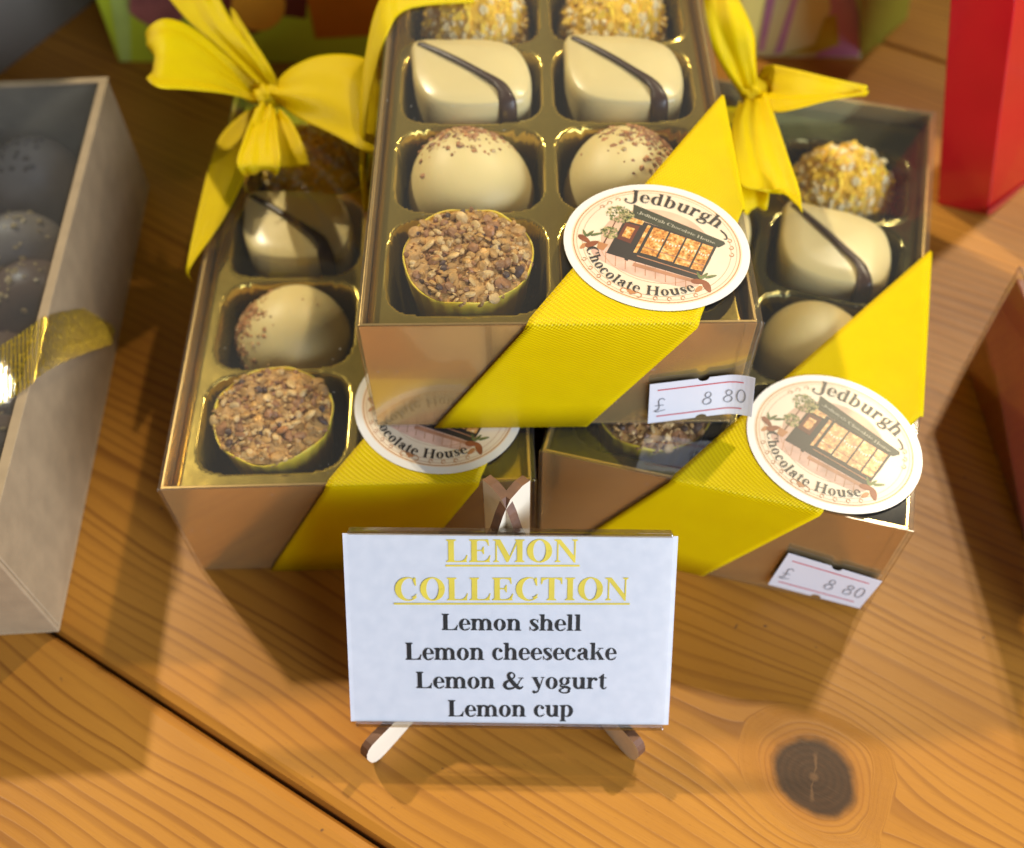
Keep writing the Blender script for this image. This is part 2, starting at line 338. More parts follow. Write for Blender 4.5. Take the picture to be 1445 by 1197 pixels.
# ------------------------------------------------------------------ serif lettering (drawn here, 1 em = 1)
def rect(x0, y0, x1, y1): return [[(x0, y0), (x1, y0), (x1, y1), (x0, y1)]]
def lune(o, i, a0=0, a1=360, n=30):
    out = []
    for k in range(n):
        t0 = math.radians(a0+(a1-a0)*k/n); t1 = math.radians(a0+(a1-a0)*(k+1)/n)
        out.append([(o[0]+o[2]*math.cos(t0), o[1]+o[3]*math.sin(t0)), (o[0]+o[2]*math.cos(t1), o[1]+o[3]*math.sin(t1)),
                    (i[0]+i[2]*math.cos(t1), i[1]+i[3]*math.sin(t1)), (i[0]+i[2]*math.cos(t0), i[1]+i[3]*math.sin(t0))])
    return out
def dot(x, y, r): return [[(x+r*math.cos(a*PI/8), y+r*math.sin(a*PI/8)) for a in range(16)]]
def stroke(pts, n=8):
    R = cat_rom(pts, n) if len(pts) > 2 else [np.array(p, float) for p in pts]; out = []; E = []
    for i, r in enumerate(R):
        d = R[min(i+1, len(R)-1)][:2]-R[max(i-1, 0)][:2]; L = math.hypot(*d) or 1; nx, ny = -d[1]/L, d[0]/L; w = r[2]/2
        E.append(((r[0]+nx*w, r[1]+ny*w), (r[0]-nx*w, r[1]-ny*w)))
    for i in range(len(E)-1): out.append([E[i][0], E[i+1][0], E[i+1][1], E[i][1]])
    return out
def stem(x, w, y0, y1, bot=1, top=1, e=.055, t=.028):
    o = rect(x, y0, x+w, y1)
    if bot: o += [[(x-e, y0), (x+w+e, y0), (x+w+e, y0+t), (x+w, y0+t*2.1), (x, y0+t*2.1), (x-e, y0+t)]]
    if top == 1: o += [[(x-e, y1), (x-e, y1-t), (x, y1-t*2.1), (x+w, y1-t*2.1), (x+w+e, y1-t), (x+w+e, y1)]]
    if top == 2: o += [[(x-e*1.1, y1-t*.4), (x-e*1.1, y1-t*1.4), (x, y1-t*2.6), (x+w*.6, y1-t*2.6), (x+w*.6, y1)]]
    return o
def glyph(c):
    xh, ch = .473, .676
    if c == 'L': return .64, stem(.08, .16, 0, ch)+rect(.2, 0, .6, .034)+[[(.40, .03), (.58, .03), (.62, .21), (.59, .21), (.55, .11), (.48, .05)]]
    if c == 'E': return .65, stem(.08, .16, 0, ch)+rect(.2, .642, .56, ch)+[[(.38, .645), (.56, .645), (.575, .49), (.548, .49), (.51, .59), (.46, .63)]]+rect(.2, .33, .42, .364)+[[(.36, .34), (.41, .24), (.436, .24), (.436, .46), (.41, .46), (.36, .355)]]+rect(.2, 0, .6, .034)+[[(.40, .03), (.58, .03), (.62, .2), (.59, .2), (.55, .11), (.48, .05)]]
    if c == 'M': return .94, stem(.10, .045, 0, ch, 1, 0)+[[(.03, ch), (.235, ch), (.51, .16), (.435, 0), (.405, 0), (.10, .63), (.03, .648)]]+[[(.43, 0), (.46, .0), (.76, ch), (.70, ch)]]+stem(.70, .155, 0, ch)
    if c == 'O': return .77, lune((.385, .338, .35, .352), (.385, .338, .175, .315))
    if c == 'N': return .72, stem(.10, .042, 0, ch, 1, 0)+[[(.02, ch), (.20, ch), (.615, .14), (.615, -.015), (.575, -.015), (.11, .60), (.02, .65)]]+stem(.575, .042, .1, ch, 0, 1)
    if c == 'C': return .72, lune((.40, .338, .36, .352), (.45, .338, .23, .318), 48, 318)+[[(.60, .68), (.635, .68), (.645, .44), (.615, .44), (.57, .55), (.55, .60)]]+stroke([(.53, .08, .05), (.60, .12, .035), (.66, .19, .02)])
    if c == 'T': return .66, stem(.25, .16, 0, ch, 1, 0)+rect(.04, .642, .62, ch)+[[(.03, ch), (.03, .48), (.057, .48), (.09, .59), (.2, .642)], [(.63, ch), (.46, .642), (.57, .59), (.603, .48), (.63, .48)]]
    if c == 'I': return .38, stem(.11, .16, 0, ch)
    if c == 'H': return .77, stem(.08, .15, 0, ch)+stem(.53, .15, 0, ch)+rect(.2, .325, .56, .362)
    if c == 'J': return .50, stem(.27, .15, .1, ch, 0, 1)+stroke([(.345, .2, .15), (.34, .02, .14), (.26, -.10, .07), (.12, -.12, .045), (-.06, -.05, .04), (-.1, .06, .05)])+dot(-.05, .08, .055)
    arch = lambda x: lune((x+.17, .29, .185, .19), (x+.145, .27, .075, .155), 0, 155)
    if c == 'l': return .29, stem(.07, .14, 0, ch, 1, 2)
    if c == 'i': return .29, stem(.07, .14, 0, xh, 1, 2)+dot(.14, .60, .075)
    if c == 'h': return .55, stem(.06, .135, 0, ch, 1, 2)+arch(.13)+stem(.35, .135, 0, .30, 1, 0)
    if c == 'n': return .55, stem(.06, .135, 0, xh, 1, 2)+arch(.13)+stem(.35, .135, 0, .30, 1, 0)
    if c == 'm': return .83, stem(.06, .135, 0, xh, 1, 2)+arch(.13)+stem(.35, .135, 0, .30, 1, 0)+arch(.41)+stem(.63, .135, 0, .30, 1, 0)
    if c == 'r': return .43, stem(.06, .135, 0, xh, 1, 2)+stroke([(.17, .30, .04), (.23, .41, .06), (.32, .445, .08)])+dot(.345, .40, .065)
    if c == 'u': return .55, stem(.06, .135, .16, xh, 0, 2)+lune((.24, .17, .18, .185), (.27, .20, .075, .15), 180, 335)+stem(.35, .135, 0, xh, 0, 2)+rect(.42, 0, .53, .028)
    if c == 'o': return .50, lune((.25, .232, .222, .246), (.25, .232, .085, .215))
    if c == 'e': return .45, lune((.235, .232, .21, .246), (.245, .235, .085, .212), 0, 300)+rect(.12, .232, .444, .262)+stroke([(.28, .015, .05), (.37, .05, .03), (.425, .13, .02)])
    if c == 'c': return .44, lune((.235, .232, .21, .246), (.26, .235, .10, .212), 50, 305)+stroke([(.28, .012, .05), (.37, .05, .03), (.42, .12, .02)])+dot(.345, .37, .062)
    if c == 'a': return .49, lune((.185, .125, .155, .135), (.235, .125, .095, .095), 60, 300)+stroke([(.16, .22, .05), (.25, .275, .045), (.32, .30, .03)])+rect(.28, .07, .41, .36)+lune((.245, .345, .165, .13), (.225, .335, .06, .105), 0, 165)+dot(.115, .365, .058)+stroke([(.35, .09, .13), (.40, .02, .06), (.47, .05, .02)])
    if c == 's': return .38, stroke([(.33, .33, .02), (.29, .43, .03), (.19, .455, .05), (.095, .385, .10), (.16, .28, .13), (.27, .19, .13), (.31, .10, .10), (.20, .015, .05), (.09, .05, .03), (.045, .16, .02)])+rect(.03, .0, .05, .16)+rect(.325, .33, .345, .47)
    if c == 't': return .33, rect(.08, .09, .215, .52)+[[(.215, .62), (.19, .62), (.02, .455), (.02, .44), (.215, .44)]]+rect(.02, .438, .31, xh)+stroke([(.147, .13, .134), (.18, .025, .085), (.26, .015, .04), (.32, .09, .02)])
    if c == 'k': return .56, stem(.06, .135, 0, ch, 1, 2)+[[(.16, .20), (.19, .20), (.42, .445), (.38, .445)]]+[[(.22, .30), (.33, .35), (.53, .02), (.37, .02)]]+rect(.33, 0, .56, .028)+rect(.30, .445, .51, xh)
    if c == 'y': return .50, [[(.03, .45), (.19, .45), (.34, .10), (.26, -.04)]]+[[(.28, .04), (.31, .0), (.44, .45), (.41, .45)]]+rect(.0, .445, .24, xh)+rect(.34, .445, .49, xh)+stroke([(.30, .03, .035), (.24, -.10, .05), (.16, -.17, .06)])+dot(.10, -.14, .062)
    if c == 'g': return .49, lune((.225, .315, .19, .16), (.225, .315, .075, .135))+stroke([(.12, .19, .03), (.08, .13, .05), (.13, .085, .07), (.30, .075, .10), (.42, .01, .09), (.36, -.10, .06)])+lune((.23, -.08, .215, .115), (.235, -.075, .14, .075), 100, 365)+stroke([(.33, .42, .05), (.40, .455, .05), (.45, .44, .06)])
    if c == 'p': return .55, stem(.06, .135, -.205, xh, 1, 2)+lune((.29, .232, .215, .25), (.26, .232, .10, .215), -150, 150)
    if c == 'd': return .55, stem(.34, .135, 0, ch, 0, 2)+lune((.25, .232, .215, .25), (.28, .232, .10, .215), 30, 330)+rect(.42, 0, .53, .028)
    if c == 'b': return .55, stem(.06, .135, 0, ch, 0, 2)+lune((.29, .232, .215, .25), (.26, .232, .10, .215), -150, 150)
    if c == '&': return .82, stroke([(.73, .42, .03), (.66, .33, .035), (.56, .14, .04), (.38, .01, .07), (.20, .0, .10), (.10, .10, .13), (.13, .24, .10), (.28, .35, .045), (.42, .44, .05), (.45, .56, .06), (.36, .655, .05), (.25, .60, .10), (.25, .47, .13), (.38, .27, .16), (.56, .07, .15), (.68, .02, .09), (.78, .09, .03)])+rect(.60, .42, .80, .45)
    return .27, []
def text_polys(txt, gap=0.):
    x = 0; out = []
    for c in txt:
        w, g = glyph(c); out.append((x, w, g)); x += w+gap
    return x-gap, out
def put_text(mb, txt, fn, x0, x1, y0, ysc, m=0, lift0=.006):
    """line of text from x0 to x1, baseline y0, em height ysc; fn maps (x,y,lift)->3D"""
    W, gl = text_polys(txt, .0); sx = (x1-x0)/W
    for x, w, g in gl:
        for q, poly in enumerate(g):
            mb.add([fn(x0+(x+a)*sx, y0+b*ysc, lift0+.00022*(q % 60)) for a, b in poly], [tuple(range(len(poly)))], m)
def arc_text(mb, txt, fn, rx, ry, a0, a1, em, outer=True, m=0, lift0=.01, stretch=1.):
    """letters along an ellipse from angle a0 to a1 (degrees). outer: tops point outwards"""
    W, gl = text_polys(txt, .02)
    for x, w, g in gl:
        t = math.radians(a0+(a1-a0)*(x+w/2)/W); cx, cy = rx*math.cos(t), ry*math.sin(t)
        tx, ty = -rx*math.sin(t), ry*math.cos(t); L = math.hypot(tx, ty); tx, ty = tx/L, ty/L
        if a1 < a0: tx, ty = -tx, -ty
        nx, ny = -ty, tx
        for q, poly in enumerate(g):
            mb.add([fn(cx+tx*(a-w/2)*em*stretch+nx*b*em, cy+ty*(a-w/2)*em*stretch+ny*b*em, lift0+.00022*(q % 60)) for a, b in poly], [tuple(range(len(poly)))], m)

# ------------------------------------------------------------------ table and floor
TB = empty('table_top', None, None, (0, 0, 0), math.radians(-31.4), kind='structure')
seams = [-40, -18.4, 3.2, 35.6, 68]
kb = (6.6, 6.85); ca, sa = math.cos(math.radians(31.4)), math.sin(math.radians(31.4))
ku, kv = kb[0]*ca-kb[1]*sa, kb[0]*sa+kb[1]*ca
for i in range(len(seams)-1):
    a, b = seams[i], seams[i+1]; g = .045
    kn = [(ku, kv, .80, 1.12)] if i == 2 else []
    wood('pine_board_%d' % i, i*2.31+1.7, kn, (.86, .82, .83, .80, .82)[i])
    mb = MB(); y0, y1 = a+g, b-g; r = .26
    prof = [(y0, -2.5), (y1, -2.5), (y1, -r), (y1-r*.3, -r*.3), (y1-r, 0), (y0+r, 0), (y0+r*.3, -r*.3), (y0, -r)]
    X0, X1 = -52, 75
    nseg = 40
    V = []
    for sx in range(2):
        for (y, z) in prof: V.append(((X0, X1)[sx], y, z))
    n = len(prof); mb.add(V, [tuple(range(n)), tuple(range(n, 2*n))[::-1]]+[(q, n+q, n+(q+1) % n, (q+1) % n) for q in range(n)])
    o = mb.obj('board', 'pine_board_%d' % i, TB, smooth=False)
MB_ = MB(); MB_.box(-300, -100, -75, 300, 500, -74); fl = MB_.obj('floor', 'floor_grey'); fl['kind'] = 'structure'

# ------------------------------------------------------------------ chocolate kinds (prototypes, then copies)
def crumb_noise(d): return 1+.02*math.sin(5*d.x+2)+.02*math.sin(6*d.y)
def make_cup():
    r = empty('lemon_cup_chocolate', 'x', 'chocolate')
    mb = MB(); nu = 96; prof = [(0, 0), (1.02, 0), (1.06, .06), (1.37, 1.86), (1.42, 2.00), (1.41, 2.03), (1.38, 2.01), (1.34, 1.9), (0, 1.88)]
    V = []
    for (rr, z) in prof:
        for i in range(nu):
            a = 2*PI*i/nu; f = 1+(.016*math.sin(a*26) if 0 < z < 1.9 and rr > .9 else 0)+(.012*math.sin(a*3+1)+.010*math.sin(a*7) if z > 1.9 and rr > 1 else 0)
            V.append((rr*f*math.cos(a), rr*f*math.sin(a), z+(.03*math.sin(a*5)+.02*math.sin(a*9+2) if rr > 1.3 and z > 2 else 0)))
    mb.add(V, [(j*nu+i, j*nu+(i+1) % nu, (j+1)*nu+(i+1) % nu, (j+1)*nu+i) for j in range(len(prof)-1) for i in range(nu)])
    mb.obj('cup', 'lemon_cup', r, smooth=True)
    mb = MB(); nr = 16
    V = [(0, 0, 2.12)]
    for j in range(1, nr+1):
        for i in range(64):
            a = 2*PI*i/64; rr = 1.39*j/nr; V.append((rr*math.cos(a), rr*math.sin(a), 2.13-.14*(j/nr)**4+random.uniform(-.035, .035)))
    F = [(0, 1+i, 1+(i+1) % 64) for i in range(64)]+[(1+(j-1)*64+i, 1+j*64+i, 1+j*64+(i+1) % 64, 1+(j-1)*64+(i+1) % 64) for j in range(1, nr) for i in range(64)]
    mb.add(V, F, 0); rnd = random.Random(3)
    for q in range(460):
        rr = 1.36*math.sqrt(random.random()); a = random.random()*6.283; sz = random.choice((.06, .09, .12, .15)) if q > 80 else random.uniform(.17, .25)
        m = random.choices((0, 1, 2, 3), (.50, .25, .20, .05))[0]
        mb.chip((rr*math.cos(a), rr*math.sin(a), 2.13-.13*(rr/1.34)**4+random.uniform(-.02, .05)), sz, m, random.uniform(.35, .75))
    mb.obj('nut_topping', ['nut_tan', 'nut_pale', 'nut_brown', 'nut_dark'], r, sub=1)
    return r
def make_truffle(crumb_dir, seed):
    random.seed(seed)
    r = empty('white_truffle', 'x', 'chocolate'); mb = MB()
    ph = random.random()*6
    def f(d): return 1+.018*math.sin(3.1*d.x+ph)+.015*math.sin(4*d.y+2*d.z+ph)+(.03*math.sin(2.2*d.x-1.8*d.y+ph))
    mb.sphere((0, 0, 1.18), 1.41, 1.41, 1.21, 64, 36, 0, f); mb.obj('ball', 'white_chocolate', r, smooth=True)
    mb = MB(); cdv = Vector(crumb_dir).normalized()
    for q in range({5: 560, 9: 560, 21: 640}.get(seed, 22)):
        d = (cdv+Vector([random.gauss(0, random.choice((.2, .38, .5))) for _ in range(3)])).normalized()
        if d.dot(cdv) < .55 and random.random() < .8: continue
        kf = f(d); p = Vector((d.x*1.41*kf, d.y*1.41*kf, 1.18+d.z*1.21*kf)); mb.chip(p, random.choice((.025, .035, .045, .075)), random.choices((0, 1, 2), (.6, .25, .15))[0], .6, d)
    mb.obj('crumb_sprinkle', ['crumb_brown', 'nut_pale', 'nut_brown'], r); return r
def leaf(n=96):
    """outline of the shell: pointed top-left and bottom-right, rounded on the other two corners"""
    ctrl = [(-1.38, 1.22), (-.55, 1.25), (.35, 1.20), (1.02, .92), (1.34, .25), (1.40, -.55), (1.22, -1.12), (.55, -1.30), (-.35, -1.28), (-1.02, -1.0), (-1.34, -.35), (-1.43, .45)]
    m = len(ctrl); pts = []
    for i in range(m):
        p0, p1, p2, p3 = [np.array(ctrl[(i+q) % m], float) for q in (-1, 0, 1, 2)]
        for j in range(n//m):
            t = j/(n//m); pts.append(.5*((2*p1)+(-p0+p2)*t+(2*p0-5*p1+4*p2-p3)*t*t+(-p0+3*p1-3*p2+p3)*t**3))
    return pts
def make_shell():
    r = empty('lemon_shell_chocolate', 'x', 'chocolate'); mb = MB(); L = leaf(); n = len(L)
    prof = [(.90, 0), (.94, .05), (1.0, 1.84), (.992, 1.99), (.968, 2.08), (.92, 2.125), (.6, 2.16), (.25, 2.19)]
    V = [(x*s, y*s, z) for s, z in prof for x, y in L]+[(0, 0, 2.21)]
    F = [(j*n+i, j*n+(i+1) % n, (j+1)*n+(i+1) % n, (j+1)*n+i) for j in range(len(prof)-1) for i in range(n)]
    F += [((len(prof)-1)*n+i, (len(prof)-1)*n+(i+1) % n, len(V)-1) for i in range(n)]+[tuple(range(n))[::-1]]
    mb.add(V, F); mb.obj('shell', 'white_chocolate_shell', r, smooth=True)
    # stripe runs over the top from the pointed corner and down the far side
    pl = [(-1.37, 1.20, 1.25, .16), (-1.31, 1.13, 1.99, .20), (-1.02, .84, 2.15, .14), (-.4, .25, 2.22, .15), (.2, -.32, 2.23, .17), (.52, -.62, 2.22, .21), (.68, -.84, 2.20, .27), (.77, -1.06, 2.165, .38), (.80, -1.24, 2.06, .40), (.81, -1.33, 1.80, .40), (.80, -1.32, 1.3, .38), (.78, -1.25, .3, .38)]
    prs = []
    for i, (x, y, z, w) in enumerate(pl):
        a, b = pl[max(0, i-1)], pl[min(len(pl)-1, i+1)]; d = Vector((b[0]-a[0], b[1]-a[1], 0))
        if i > 6: d = Vector((-.35, -1, 0)) if i < 8 else Vector((0, -1, 0))
        d.normalize(); nx = Vector((-d.y, d.x, 0))*w/2; c = Vector((x, y, z)); prs.append((c+nx, c-nx))
    strip('chocolate_stripe', prs, 'dark_stripe', r, 6, 4, .03, False, True, .05)
    return r
def make_yellow():
    random.seed(12); r = empty('lemon_flake_truffle', 'x', 'chocolate'); mb = MB(); mb.sphere((0, 0, 1.15), 1.33, 1.33, 1.19, 40, 22, 0)
    mb.obj('core', 'yellow_core', r, smooth=True); mb = MB()
    for q in range(760):
        z = random.uniform(-.5, 1); a = random.random()*6.283; s = math.sqrt(1-z*z); d = Vector((s*math.cos(a), s*math.sin(a), z)); kf = random.uniform(.98, 1.07)
        mb.chip((d.x*1.28*kf, d.y*1.28*kf, 1.15+d.z*1.14*kf), random.uniform(.08, .17), random.choices((0, 1), (.45, .55))[0], .7, (d+Vector([random.gauss(0, .4) for _ in range(3)])).normalized())
    mb.obj('coconut_flakes', ['flake_white', 'flake_yellow'], r); return r
def copy_tree(o, parent=None):
    c = o.copy(); SC.collection.objects.link(c); c.parent = parent
    for ch in list(o.children): copy_tree(ch, c)
    return c
protos = {'cup': make_cup(), 'ballA': make_truffle((-.1, .75, .75), 5), 'ballB': make_truffle((.45, .45, .8), 9), 'ballC': make_truffle((-.85, .1, .45), 21), 'ballD': make_truffle((.3, -.8, .1), 33), 'shell': make_shell(), 'flake': make_yellow()}
used = set()
LOOK = {'cup': 'nut topped yellow cup', 'ball': 'round white truffle with crumbs', 'shell': 'dark striped white shell', 'flake': 'yellow and white flaked truffle'}
def place_choc(kind, world, rz, where):
    r = protos[kind] if kind not in used else copy_tree(protos[kind]); used.add(kind)
    kk = 'ball' if kind.startswith('ball') else kind
    r.location = Vector(world)*S; r.rotation_euler = (0, 0, rz)
    r.scale = {'cup': (.99, .99, 1.23), 'ball': (1.05, 1.05, 1.12), 'shell': (1.04, 1.04, 1.20), 'flake': (1.06, 1.06, 1.12)}[kk]
    r['label'] = LOOK[kk]+', '+where; r['category'] = 'chocolate'; r['group'] = 'lemon chocolates in the gold boxes'
    return r

# ------------------------------------------------------------------ gold chocolate boxes
ROWS = (2.12, 5.22, 8.34, 11.48)
def make_box(name, label, x, y, z, yaw, W, L, H, tray_mat='gold_tray'):
    r = empty(name, label, 'chocolate box', (x, y, z), yaw, 'gold boxes of lemon chocolates')
    t = .07; mb = MB(); mb.box(0, 0, 0, W, L, .06)
    mb.box(0, 0, .06, W, t, H); mb.box(0, L-t, .06, W, L, H); mb.box(0, t, .06, t, L-t, H); mb.box(W-t, t, .06, W, L-t, H)
    mb.obj('card_tray', 'gold_card', r, bevel=.015)
    # pressed gold insert with eight wells
    nx, ny = 150, 250; x0, x1, y0, y1 = t+.01, W-t-.01, t+.01, L-t-.01; zt = H-.40; dep = 2.32
    cx = (W/2-1.86, W/2+1.86); xs = np.linspace(x0, x1, nx); ys = np.linspace(y0, y1, ny)
    X, Y = np.meshgrid(xs, ys); Z = np.full_like(X, zt)
    for a in cx:
        for b in (2.02, 5.03, 8.05, 11.08):
            rho = (np.abs((X-a)/1.73)**4.6+np.abs((Y-b)/1.44)**4.6)**(1/4.6)
            s = np.clip((1.0-rho)/.13, 0, 1); s = s*s*(3-2*s)
            s2 = np.clip((.87-rho)/.3, 0, 1)
            Z = np.minimum(Z, zt-dep*(s*.86+s2*.14))
            rim = np.exp(-((rho-1.02)/.022)**2)*.045; Z = np.where(np.abs(rho-1.02) < .035, np.maximum(Z, zt+rim), Z)
    ex = np.minimum(np.minimum(X-x0, x1-X), np.minimum(Y-y0, y1-Y)); Z = Z-.12*np.exp(-(ex/.07)**2)
    V = [(X[j, i], Y[j, i], Z[j, i]) for j in range(ny) for i in range(nx)]
    F = [(j*nx+i, j*nx+i+1, (j+1)*nx+i+1, (j+1)*nx+i) for j in range(ny-1) for i in range(nx-1)]
    O('insert_tray', V, F, tray_mat, r, smooth=True)
    # clear acetate sleeve, a little larger, with folded corner seams
    o = .05; e = .11; mb = MB(); mb.box(-o, -o, -.01, W+e, L+o, H+.045)
    mb.obj('clear_sleeve', 'clear_acetate', r, bevel=.05)
    mb = MB()
    for (sx, sy) in ((-o, -o), (W+e, -o)):
        mb.box(sx-.012, sy-.012, .02, sx+.014, sy+.014, H+.03)
    mb.box(-o, -o-.012, H+.03, W+e, -o+.02, H+.052)
    mb.box(W+.02, -o-.008, .05, W+.035, .012-o, H); mb.box(W-.24, -o-.010, .12, W-.225, .004-o, H-.02)
    mb.obj('sleeve_seam', 'acetate_fold', r, bevel=.008)
    return r
GL = make_box('gold_chocolate_box', 'lower left gold chocolate box under the upper box, beside the kraft box', -7.80, 12.20, 0, .014, 8.21, 14.0, 3.88)
GR = make_box('gold_chocolate_box', 'lower right gold chocolate box turned at an angle, price label hanging low', .673, 13.03, 0, -.27, 8.04, 14.0, 3.96, 'gold_tray_darkened')
GT = make_box('gold_chocolate_box', 'upper gold chocolate box stacked across the two lower ones', -3.053, 13.71, 4.06, -.005, 8.0, 14.0, 3.5)
for box, W, H, bn, kinds in ((GT, 8.0, 3.5, 'upper gold box', (('left', ('cup', 'ballA', 'shell', 'flake')), ('right', ('cup', 'ballB', 'shell', 'flake')))),
                             (GL, 8.21, 3.88, 'lower left gold box', (('left', ('cup', 'ballC', 'shell', 'flake')),)),
                             (GR, 8.04, 3.96, 'lower right gold box', (('left', ('cup', 'ballB', 'shell')), ('right', ('cup', 'ballD', 'shell', 'flake'))))):
    for side, ks in kinds:
        for kd, b in zip(ks, ROWS):
            xx = W/2+(-1.86 if side == 'left' else 1.86)
            p = to_world(box, (xx+random.uniform(-.05, .05), b+random.uniform(-.04, .04)+{'c': .02, 'b': .10, 's': .02, 'f': .08}[kd[0]], H-2.70))
            rz = box.rotation_euler[2]+(random.uniform(-.07, .07) if kd in ('shell',) or kd.startswith('ball') else random.choice((0, 1.9, 3.4, 4.4)))
            place_choc(kd, p, rz, side+' column of the '+bn)

# ---- wrapped ribbons (local box coordinates)
def wrap(box, W, H, tl, tr, bl, br, ey0, ey1, over=.16):
    o = .085; z = H+.075; e = .145
    prs = [((bl, -o, .0), (br, -o, .0)), ((tl-.02, -o, z-.14), (tr-.02, -o, z-.14)), ((tl+.01, -o+.03, z-.03), (tr+.01, -o+.03, z-.03)), ((tl+.07, .08, z), (tr+.05, .08, z))]
    n = 5
    for i in range(1, n+1):
        t = i/n; a = Vector((tl+.07, .08, z)).lerp(Vector((W+e-.05, ey1, z)), t); b = Vector((tr+.05, .08, z)).lerp(Vector((W+e-.05, ey0, z)), t); prs.append((a, b))
    prs += [((W+e+.02, ey1+.06, z-.06), (W+e+.02, ey0+.05, z-.06)), ((W+e+over*.3, ey1+1.0, z-1.3), (W+e+over*.3, ey0+.9, z-1.3)), ((W+e, ey1+2.0, .05), (W+e, ey0+1.9, .05))]
    return strip('ribbon', prs, 'yellow_ribbon', box, 4, 20, 0, False, True, .03, linear=True)
wrap(GT, 8.0, 3.5, 3.36, 6.81, 1.30, 4.75, 3.11, 6.95)
wrap(GR, 8.04, 3.96, 2.92, 6.22, .85, 4.2, 3.02, 8.35)
wrap(GL, 8.21, 3.88, 3.66, 7.06, 1.7, 5.2, 3.1, 6.9)
z = 7.66
# upper box: ribbon crossing its far left corner and bulging down the left side
strip('ribbon', [(P(668, 4, z), P(700, -60, z)), (P(600, 8, z), P(600, -50, z)), (P(566, 18, z), P(560, -30, z)), (P(548, 45, z), P(535, 2, z)), (P(532, 92, z-.5), P(519, 60, z-.4)), (P(519, 160, z-1.2), P(508, 150, z-1.2)), (P(515, 235, z-2.2), P(509, 250, z-2.4)), (P(520, 290, z-3.3), P(514, 300, z-3.3))],
      'yellow_ribbon', GT, 8, 12, .04, crease=.01)
strip('ribbon', [(P(362, 150, 4.7), P(384, 165, 4.8)), (P(338, 165, 4.35), P(366, 205, 4.3)), (P(308, 198, 4.05), P(340, 262, 4.05)), (P(288, 262, 3.99), P(310, 318, 3.99)), (P(264, 372, 3.96), P(268, 378, 3.96)), (P(266, 392, 3.2), P(271, 398, 3.2))],
      'yellow_ribbon', GL, 8, 14, .02, crease=.02)
strip('ribbon', [(P(1000, 150, 5.), P(1060, 152, 5.)), (P(1040, 190, 4.3), P(1085, 200, 4.3)), (P(1010, 260, 4.12), P(1070, 290, 4.12))], 'yellow_ribbon', GR, 6, 12, .03)

# ---- bows
def bow(box, label_parts, knot):
    for nm, prs, kw in label_parts: strip(nm, prs, 'yellow_ribbon', box, kw.get('n', 7), kw.get('m', 16), kw.get('bow', .05), True, True, .03, kw.get('crease', .05)*1.25)
    kx, ky, kz, rr = knot; c = P(kx, ky, kz); mb = MB(); V = []; nu, nv = 28, 14
    for j in range(nv+1):
        th = PI*j/nv
        for i in range(nu):
            a = 2*PI*i/nu; d = Vector((math.sin(th)*math.cos(a), math.sin(th)*math.sin(a), math.cos(th))); f = 1+.13*math.sin(d.x*7+d.y*4+d.z*3)+.06*math.sin(d.x*15+d.z*5)
            V.append(c+Vector((d.x*rr*.85*f, d.y*rr*1.05*f, d.z*rr*.7*f)))
    uv = [(v.x, v.y) for v in V]
    O('bow_knot', V, [(j*nu+i, (j+1)*nu+i, (j+1)*nu+(i+1) % nu, j*nu+(i+1) % nu) for j in range(nv) for i in range(nu)], 'yellow_ribbon', box, True, uv, True)
def pr(*q): return [(P(a[0], a[1], a[2]), P(b[0], b[1], b[2] if len(b) > 2 else a[2])) for a, b in q]
bow(GL, [
 ('bow_tail', pr(((366, 118, 5.2), (390, 124)), ((316, 74, 5.7), (370, 88)), ((266, 30, 6.1), (330, 34)), ((222, -22, 6.2), (296, -28))), dict(crease=.06)),
 ('bow_tail', pr(((370, 120, 5.1), (396, 128)), ((345, 78, 5.6), (385, 100)), ((330, 40, 5.9), (358, 58)), ((326, 12, 6.0), (334, 20))), dict(crease=.04)),
 ('bow_loop', pr(((372, 122, 5.0), (362, 146)), ((325, 80, 5.7), (318, 134)), ((272, 38, 6.4), (262, 127)), ((232, 26, 6.8), (224, 124)), ((208, 42, 6.6), (207, 112)), ((214, 58, 5.7), (216, 112)), ((262, 84, 5.0), (262, 118)), ((330, 118, 4.7), (328, 132)), ((366, 130, 4.6), (362, 142))), dict(crease=.10, bow=.18, m=20)),
 ('bow_loop', pr(((388, 118, 5.0), (392, 146)), ((412, 96, 5.5), (424, 168)), ((452, 80, 5.9), (470, 190)), ((500, 80, 6.0), (512, 212)), ((532, 95, 5.6), (538, 222)), ((510, 110, 4.9), (512, 205)), ((450, 118, 4.6), (455, 168)), ((398, 130, 4.5), (402, 148))), dict(crease=.07, bow=.15, m=20)),
 ('bow_tail', pr(((368, 146, 5.3), (394, 150)), ((352, 175, 5.4), (412, 172)), ((340, 208, 5.3), (428, 205)), ((338, 236, 5.0), (437, 234))), dict(crease=.08, bow=.12)),
 ('bow_loop', pr(((362, 150, 5.2), (388, 154)), ((346, 190, 5.8), (392, 190)), ((334, 228, 6.0), (396, 226)), ((344, 248, 5.6), (390, 248)), ((356, 240, 5.0), (384, 236)), ((366, 190, 4.6), (380, 186)), ((370, 156, 4.5), (380, 156))), dict(crease=.06, bow=.14)),
], (378, 136, 5.05, .42))
